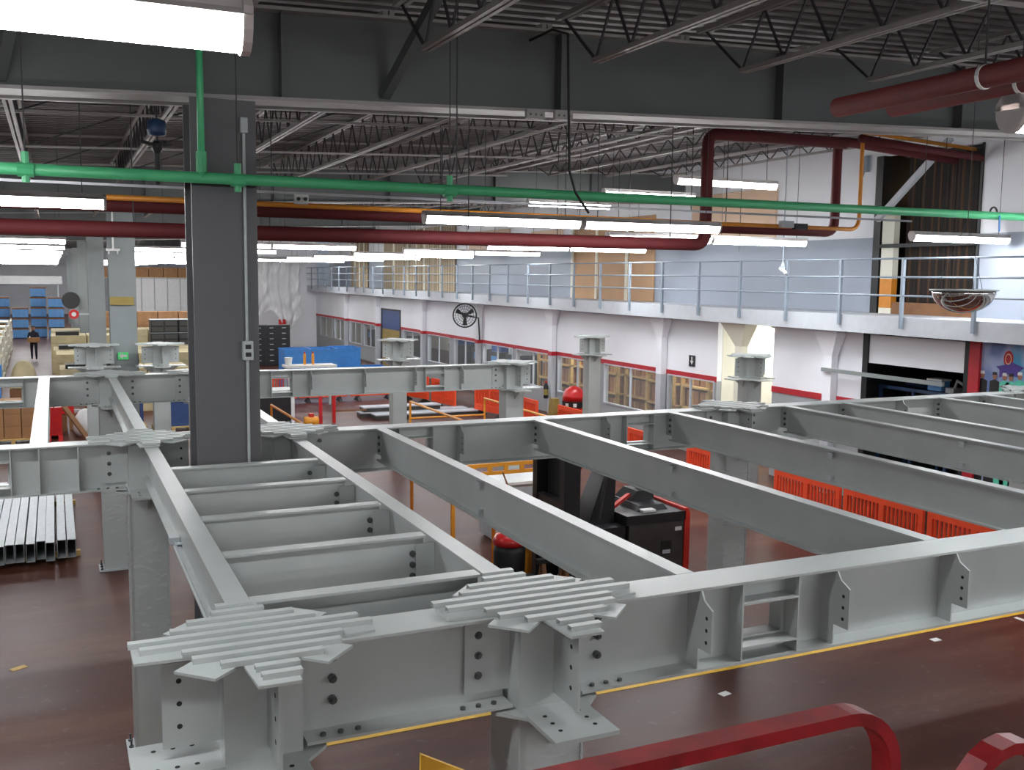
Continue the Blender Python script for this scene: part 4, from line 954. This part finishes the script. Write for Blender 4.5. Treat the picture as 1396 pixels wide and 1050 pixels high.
# dark machine bench with orange pieces under the far girder, right of the big column
t = thing('work_bench', 'dark work bench with a white top seen under the far girder', 'bench', (5.9, 31.5, 0))
MB().box(-.9, .9, -.4, .4, 1.0, 1.08).build('bench_top', 'whitep', t)
for x in (-.85, .85): MB().box(x - .05, x + .05, -.38, .38, 0, 1.0).build('side', 'whitep', t)
MB().box(-.8, .8, -.3, .35, .08, .9).build('dark_drawers', 'truck', t)
t = thing('orange_machine', 'small orange machine on the floor beside the yellow guard frame', 'machine', (6.9, 29.3, 0))
MB().tube([(-.2, 0, .3), (.2, 0, .3)], .16, 14).build('motor', 'scaff', t, True); MB().box(-.35, .35, -.25, .25, 0, .14).build('base', 'black', t); MB().box(-.07, .07, -.07, .07, .44, .55).build('handle_block', 'truckred', t)

# ================================================================== STORE ROOM STOCK (behind the windows)
def carton(m, w, d_, h, tape=True):
    t = thing('carton', '', 'box'); MB().box(-w/2, w/2, -d_/2, d_/2, 0, h).build('box', m, t)
    if tape: MB().box(-w/2 - .002, w/2 + .002, -.03, .03, 0.0, h + .002).build('tape', 'wood', t)
    return t
def pallet(label, x, y, w=1.2, d_=1.0, m='wood', group='pallets'):
    t = thing('pallet', label, 'pallet', (x, y, 0), 0, group)
    b = MB()
    for i in range(5): b.box(-w/2, w/2, -d_/2 + i * d_/5, -d_/2 + i * d_/5 + d_*.14, .11, .14)
    b.build('deck_boards', m, t)
    for s in (-1, 0, 1): MB().box(s*(w/2-.06) - .05, s*(w/2-.06) + .05, -d_/2, d_/2, 0, .11).build('runner', m, t)
    return t
stock = {}
def put(key, m, w, d_, h, loc, rz, lab, group):
    if key not in stock:
        o = carton(m, w, d_, h); o.location = loc; o.rotation_euler = (0, 0, rz); o['label'] = lab; o['group'] = group; stock[key] = o
    else: dup(stock[key], loc, rz, lab, group)
rnd = random.Random(11)
for i, y in enumerate((22.0, 23.6, 25.2, 26.8, 28.4, 30.0, 31.6, 33.2)):
    x = 17.2 + .2 * (i % 2)
    t = thing('stock_rack', 'yellow timber rack of brown cartons behind the windows, %s from the corridor' % ORD[i], 'rack', (x, y, 0), 0, 'store room racks')
    for dx in (-.6, .6):
        for dy in (-.7, .7): MB().box(dx - .05, dx + .05, dy - .05, dy + .05, 0, 2.3).build('upright', 'wood', t)
    for z in (.25, .95, 1.6, 2.25): MB().box(-.65, .65, -.75, .75, z - .06, z).build('shelf', 'wood', t)
    for lv, z in enumerate((.25, .95, 1.6)):
        for dy in (-.33, .33):
            put('stk', 'card', .9, .58, .5, (x - .05, y + dy, z), 0, 'brown carton in store rack %s from corridor, %s shelf, %s side' % (ORD[i], ('lower', 'middle', 'upper')[lv], 'near' if dy < 0 else 'far'), 'store room cartons')
for i, y in enumerate((38.2, 40.0, 42.0, 45.0, 52.5, 55.5, 59.0)):
    t = thing('machine_cabinet', 'dim grey-blue machine behind the far windows, %s from the wall fan' % ORD[i], 'machine', (18.2, y, 0), 0, 'machines behind the far windows')
    MB().box(-.6, .6, -.6, .6, 0, 1.4).build('cabinet', 'truckgrey', t); MB().box(-.5, .5, -.5, .5, 1.4, 1.8).build('hood', 'navy' if i % 2 else 'galv', t); MB().box(-.62, -.6, -.3, .3, .9, 1.2).build('panel', 'blue2', t)
# dark bay contents
t = thing('blue_table', 'tall blue tube-framed rack inside the dark bay', 'rack', (16.5, 15.0, 0))
for dx in (-.4, .4):
    for dy in (-.9, 0, .9): MB().box(dx - .03, dx + .03, dy - .03, dy + .03, 0, 2.43).build('leg', 'tealdark', t)
MB().box(-.44, -.36, -.95, .95, 2.43, 2.49).box(.36, .44, -.95, .95, 2.43, 2.49).build('top_rail', 'tealdark', t); MB().box(-.36, .36, -.9, .9, 2.40, 2.44).build('shelf', 'black', t)
t = thing('blue_box', 'small light-blue box on top of the rack in the dark bay', 'box', (16.3, 14.55, 2.5)); MB().box(-.12, .12, -.17, .17, 0, .2).build('box', 'blue2', t); MB().box(-.14, .14, -.19, .19, .2, .24).build('lid', 'whitep', t)
t = thing('grey_vice', 'pale grey tool on the right end of the rack in the dark bay', 'tool', (16.3, 14.15, 2.49)); MB().box(-.15, .15, -.1, .1, 0, .1).build('base', 'galv', t); MB().tube([(0, 0, .1), (0, -.05, .25), (0, -.2, .18)], .03, 8).build('arm', 'galv', t)

# ================================================================== LEFT BACKGROUND ALONG THE AISLE
# beige carton stacks right of the aisle
for i, (y, x0, n, lv) in enumerate(((36.8, 1.9, 2, 2), (41.6, .1, 3, 3), (44.6, 0, 4, 4), (47.2, -.1, 4, 4), (51.4, -.2, 2, 5), (56.2, -.2, 4, 5))):
    for j in range(n):
        xx = x0 + .75 + 1.55 * j
        for l in range(lv):
            put('pale', 'card2', 1.5, 2.2, .34, (xx, y, .35 * l), 0, 'flat beige carton, %s row back, %s from the aisle, layer %d up' % (ORD[i], ORD[j], l + 1), 'beige cartons by the aisle')
    if i in (0, 2, 5): continue
    t = thing('black_tray', 'black tray on top of the beige cartons, %s row from the camera' % ORD[i], 'tray', (x0 + .7, y - .4, .35 * lv), 0, 'black trays'); MB().box(-.5, .5, -.4, .4, 0, .16).build('tray', 'black', t)
for j in range(3):
    for l in range(4):
        lab = 'black drawer crate beside the big dark column, %s from the left, layer %d up' % (ORD[j], l + 1)
        key = 'blk'
        loc = (4.65 + 1.25 * j, 49.5, .05 + .62 * l)
        if key not in stock:
            o = thing('drawer_crate', lab, 'crate', loc, 0, 'black drawer crates'); MB().box(-.6, .6, -.5, .5, 0, .6).build('crate', 'black', o)
            for c_ in (-.3, .3):
                for r_ in (.06, .34): MB().box(c_ - .26, c_ + .26, -.52, -.5, r_, r_ + .2).build('drawer', 'truckgrey', o)
            MB().box(-.62, .62, -.52, .5, .6, .615).build('rim', 'galv', o); stock[key] = o
        else: dup(stock[key], loc, 0, lab, 'black drawer crates')
tag(MB().box(4.0, 7.8, 49.0, 50.0, 0, .05).build('skid', 'brownwood'), 'low skid under the black drawer crates', 'skid')
for j in range(8):
    for l in range(3):
        put('brn', 'card', 1.1, 1.2, .8, (2.6 + 1.15 * j, 62, .82 * l), 0, 'brown carton behind the black crates, %s from the left, layer %d up' % (ORD[j], l + 1), 'brown cartons')
t = thing('ribbed_wall_panel', 'white ribbed partition far behind the brown cartons', 'partition', (4.5, 86, 0))
for j in range(10): MB().box(j * 1.0, j * 1.0 + .94, 0, .1, 0, 4.2).build('panel', 'whitep', t)
MB().box(0, 9.95, -.05, .15, 4.2, 4.3).build('top_rail', 'fascia', t)
for j in range(11):
    put('brn', 'card', 1.1, 1.2, .8, (4.3 + 1.15 * j, 88, 4.35), 0, 'brown carton on the high shelf above the white partition, %s from the left' % ORD[j], 'cartons on the high shelf')
t = thing('high_shelf', 'high shelf carrying brown cartons above the white partition', 'shelf', (3.6, 88, 0)); MB().box(0, 12.6, -.6, .6, 4.25, 4.35).build('shelf_board', 'wood', t)
for x in (.1, 6.2, 12.5): MB().box(x - .05, x + .05, -.5, .5, 0, 4.25).build('upright', 'galv', t)
t = thing('fire_hose_reel', 'round red sign disc on the aisle column', 'sign', (.62, 38.6, 3.2))
MB().box(.1, .5, .02, .06, -.03, .03).build('bracket', 'galv', t); MB().tube([(0, 0, 0), (0, .06, 0)], .17, 18).build('disc', 'redpl', t); MB().tube([(0, -.01, 0), (0, 0, 0)], .08, 14).build('centre', 'whitep', t)
t = thing('aisle_fan', 'dark round fan on the row of aisle columns', 'fan', (.95, 53.6, 3.3)); MB().tube([(-.2, 0, 0), (-.2, .25, 0)], .42, 20).build('guard', 'mesh', t); MB().tube([(-.2, .12, 0), (.4, .3, 0)], .05, 8).build('bracket', 'black', t)
# blue bins at the head of the aisle
bb = None
for j, (x, n) in enumerate(((-4.6, 4), (-3.4, 4), (-2.2, 3), (-1.05, 5), (.1, 4))):
    for l in range(n):
        lab = 'blue stacking bin at the aisle head, %s from the left, layer %d up' % (ORD[j], l + 1); loc = (x, 78 + (j % 2), .72 * l)
        if bb is None:
            bb = thing('stacking_bin', lab, 'bin', loc, 0, 'blue stacking bins'); MB().box(-.5, .5, -.5, .5, .06, .62).build('bin', 'blue2', bb); MB().box(-.52, .52, -.52, .52, .62, .71).build('rim', 'brownwood' , bb); MB().box(-.45, .45, -.45, .45, 0, .06).build('base', 'tealdark', bb)
        else: dup(bb, loc, 0, lab, 'blue stacking bins')
# racks left of the aisle
for i, y in enumerate((41, 45, 49, 54, 59, 65)):
    t = thing('aisle_rack', 'pale rack of trays left of the aisle, %s from the camera' % ORD[i], 'rack', (-2.6 - .08 * i, y, 0), 0, 'racks left of the aisle')
    for dx in (-.9, .6):
        for dy in (-1.2, 1.2): MB().box(dx - .04, dx + .04, dy - .04, dy + .04, 0, 1.9).build('upright', 'cream', t)
    for z in (.15, .7, 1.25, 1.8): 
        s_ = MB().box(-.95, .65, -1.25, 1.25, z - .05, z).build('shelf', 'cream', t)
    for z in (.15, .7, 1.25):
        for dy in (-.8, 0, .8):
            lab = 'small %s box, aisle rack %s from camera, %s shelf, %s' % (('white', 'tan')[int(z > 1)], ORD[i], {.15: 'lower', .7: 'middle', 1.25: 'upper'}[z], {-.8: 'near end', 0: 'middle', .8: 'far end'}[dy])
            put('rb%d' % (z > 1), 'whitep' if z < 1 else 'wood', .9, .6, .38, (-2.6 - .08 * i - .1, y + dy, z), 0, lab, 'boxes on the aisle racks')
tag(MB().box(-2.6, -1.75, 38.4, 38.9, .9, 1.45).box(-2.55, -1.8, 38.45, 38.85, 0, .9).build('display_stand', 'blue'), 'bright blue panelled stand at the left edge of the photo', 'stand')
t = thing('white_sack', 'cream sack lying on a crate at the foot of the aisle', 'sack', (-1.13, 40.8, .42))
MB().grid(lambda u, v: (.5 * (u - .5) * 2 * (1 - .2 * abs(2*v-1)), .5 * (v - .5) * 2, .95 * max(0, (1 - (2*u-1)**4)) * max(0, 1 - (2*v-1)**4) + .01 + .04 * math.sin(9*u + 6*v)*(1-abs(2*u-1))), 20, 12).build('sack', 'card2', t, True)
MB().box(-.45, .45, -.45, .45, -.02, .01).build('base', 'card2', t)
tag(MB().box(-1.6, -.65, 40.35, 41.25, 0, .4).build('low_crate', 'brownwood'), 'low brown crate under the cream sack', 'crate')

# cartons on a pallet under the left far girder
pallet('pallet of brown cartons under the bright narrow beam at left', -1.15, 30.4, 1.3, 1.1)
for j, dx in enumerate((-.43, 0, .43)):
    for l in range(3):
        put('pc', 'card', .41, .9, .34, (-1.15 + dx, 30.4, .14 + .345 * l), 0, 'brown carton on the left-edge pallet, %s column, layer %d up' % (ORD[j], l + 1), 'cartons on the pallet')
t = thing('red_jack', 'red pallet jack standing right of the bright narrow beam', 'pallet jack', (-.12, 30.6, 0))
MB().box(-.2, .2, -.15, .15, .1, .9).build('mast', 'redpl', t); MB().tube([(0, -.1, .9), (0, -.3, 1.3)], .03, 8).build('handle', 'black', t)
for x in (-.15, .15): MB().box(x - .06, x + .06, -1.2, -.15, .05, .1).build('fork', 'redpl', t); 
MB().tube([(-.15, 0, .08), (.15, 0, .08)], .08, 12).build('wheel', 'black', t)
tag(MB().bar((.15, 29.6, 1.0), (.85, 28.3, .04), .14, .06).build('timber_plank', 'brownwood'), 'brown plank leaning down beside the red pallet jack', 'plank')
t = thing('scrap_pile', 'white bag of packing scraps right of the brown plank', 'bag', (.75, 30.8, 0)); MB().lathe([(.3, 0), (.4, .2), (.36, .5), (.2, .75), (.05, .8)], 14).build('bag', 'whitep', t, True); MB().lathe([(.05, .8), (.09, .86)], 8).build('tie', 'brownwood', t)
for i, (x, y, m, z) in enumerate(((-.0, 32.0, 'brownwood', 0), (.5, 32.3, 'card', 0), (.2, 32.1, 'redpl', .52), (.9, 32.4, 'wood', 0))):
    t = thing('parts_box', '%s open box of mixed parts behind the red pallet jack' % ('dark brown', 'cardboard', 'red', 'pale timber')[i], 'box', (x, y, z)); MB().box(-.22, .22, -.25, .25, 0, .5).build('box', m, t); MB().box(-.12, .1, -.1, .12, .5, .58).build('contents', 'galv', t)
for i, (x, y) in enumerate(((1.85, 31.6), (3.1, 31.2))):
    pallet('pale timber pallet under a blue bin, %s of the two left of the big column' % ('left' if i == 0 else 'right'), x, y, 1.1, 1.0)
    t = thing('blue_bin', 'dark blue bin on a pallet, %s of the two left of the big column' % ('left' if i == 0 else 'right'), 'bin', (x, y, .14)); MB().box(-.45, .45, -.4, .4, 0, .75).build('bin', 'navy', t); MB().box(-.48, .48, -.43, .43, .75, .8).build('rim', 'tealdark', t)
t = thing('black_display', 'black box with a yellow tray on the floor before the second column', 'box', (1.55, 27.5, 0)); MB().box(-.38, .38, -.3, .3, 0, 2.45).build('box', 'black', t); MB().box(-.25, .25, -.36, -.3, 2.15, 2.33).build('yellow_tray', 'tape', t)

t = thing('far_duct', 'long pale duct crossing above the blue bins at the aisle head', 'duct', (0, 84, 0))
MB().box(-8, .6, 0, .6, 3.75, 4.35).build('duct', 'whitep', t)
for x in (-7.5, .3): MB().box(x - .05, x + .05, .2, .3, 0, 3.75).build('stand', 'galv', t)
# ================================================================== PERSON IN THE AISLE
def person(x, y):
    t = thing('person', 'person in dark clothes walking down the aisle carrying a brown box', 'person', (x, y, 0))
    me = bpy.data.meshes.new('body')
    V = [(0, 0, .95), (0, 0, 1.15), (0, 0, 1.38), (0, 0, 1.5), (0, -.01, 1.58), (0, -.02, 1.70),
         (.1, 0, .9), (.11, -.12, .5), (.11, -.06, .09), (.11, -.2, .03), (-.1, 0, .9), (-.11, .08, .5), (-.11, .2, .12), (-.11, .08, .03),
         (.2, 0, 1.40), (.26, -.02, 1.14), (.18, -.24, 1.05), (-.2, 0, 1.40), (-.26, -.02, 1.14), (-.18, -.24, 1.0)]
    E_ = [(0,1),(1,2),(2,3),(3,4),(4,5),(0,6),(6,7),(7,8),(8,9),(0,10),(10,11),(11,12),(12,13),(2,14),(14,15),(15,16),(2,17),(17,18),(18,19)]
    RR = [.15,.145,.16,.06,.085,.09,.1,.07,.05,.04,.1,.07,.05,.04,.075,.055,.045,.075,.055,.045]
    me.from_pydata(V, E_, []); o = bpy.data.objects.new('body', me); COL.objects.link(o); o.parent = t
    me.materials.append(M['cloth'])
    sk = o.modifiers.new('skin', 'SKIN'); o.modifiers.new('sub', 'SUBSURF').levels = 1
    lay = me.skin_vertices[0].data
    for i, r in enumerate(RR): lay[i].radius = (r, r * (.75 if i < 3 else 1))
    lay[0].use_root = True
    MB().lathe([(.01, 1.54), (.075, 1.57), (.098, 1.66), (.09, 1.74), (.05, 1.79), (.01, 1.8)], 14, (0, -.03, 0)).build('head', 'skin', t, True)
    MB().lathe([(.10, 1.70), (.102, 1.74), (.07, 1.8), (.01, 1.815)], 14, (0, -.015, 0)).build('hair', 'black', t, True)
    for s in (-1, 1): 
        h = MB()
        for k in range(4): h.tube([(s*.17 + .02*(k-1.5), -.28, 1.04), (s*.15 + .018*(k-1.5), -.34, .99)], .010, 5)
        h.tube([(s*.15, -.27, 1.05), (s*.10, -.30, 1.07)], .011, 5).box(s*.17-.04, s*.17+.04, -.29, -.22, 1.0, 1.06).build('hand', 'skin', t)
    return t
person(-1.08, 58.9)
t = thing('carried_box', 'brown box held by the person in the aisle', 'box', (-1.08, 58.5, 1.07)); MB().box(-.3, .3, -.15, .15, -.12, .12).build('box', 'card', t); MB().box(-.302, .302, -.03, .03, -.122, .122).build('tape', 'wood', t)
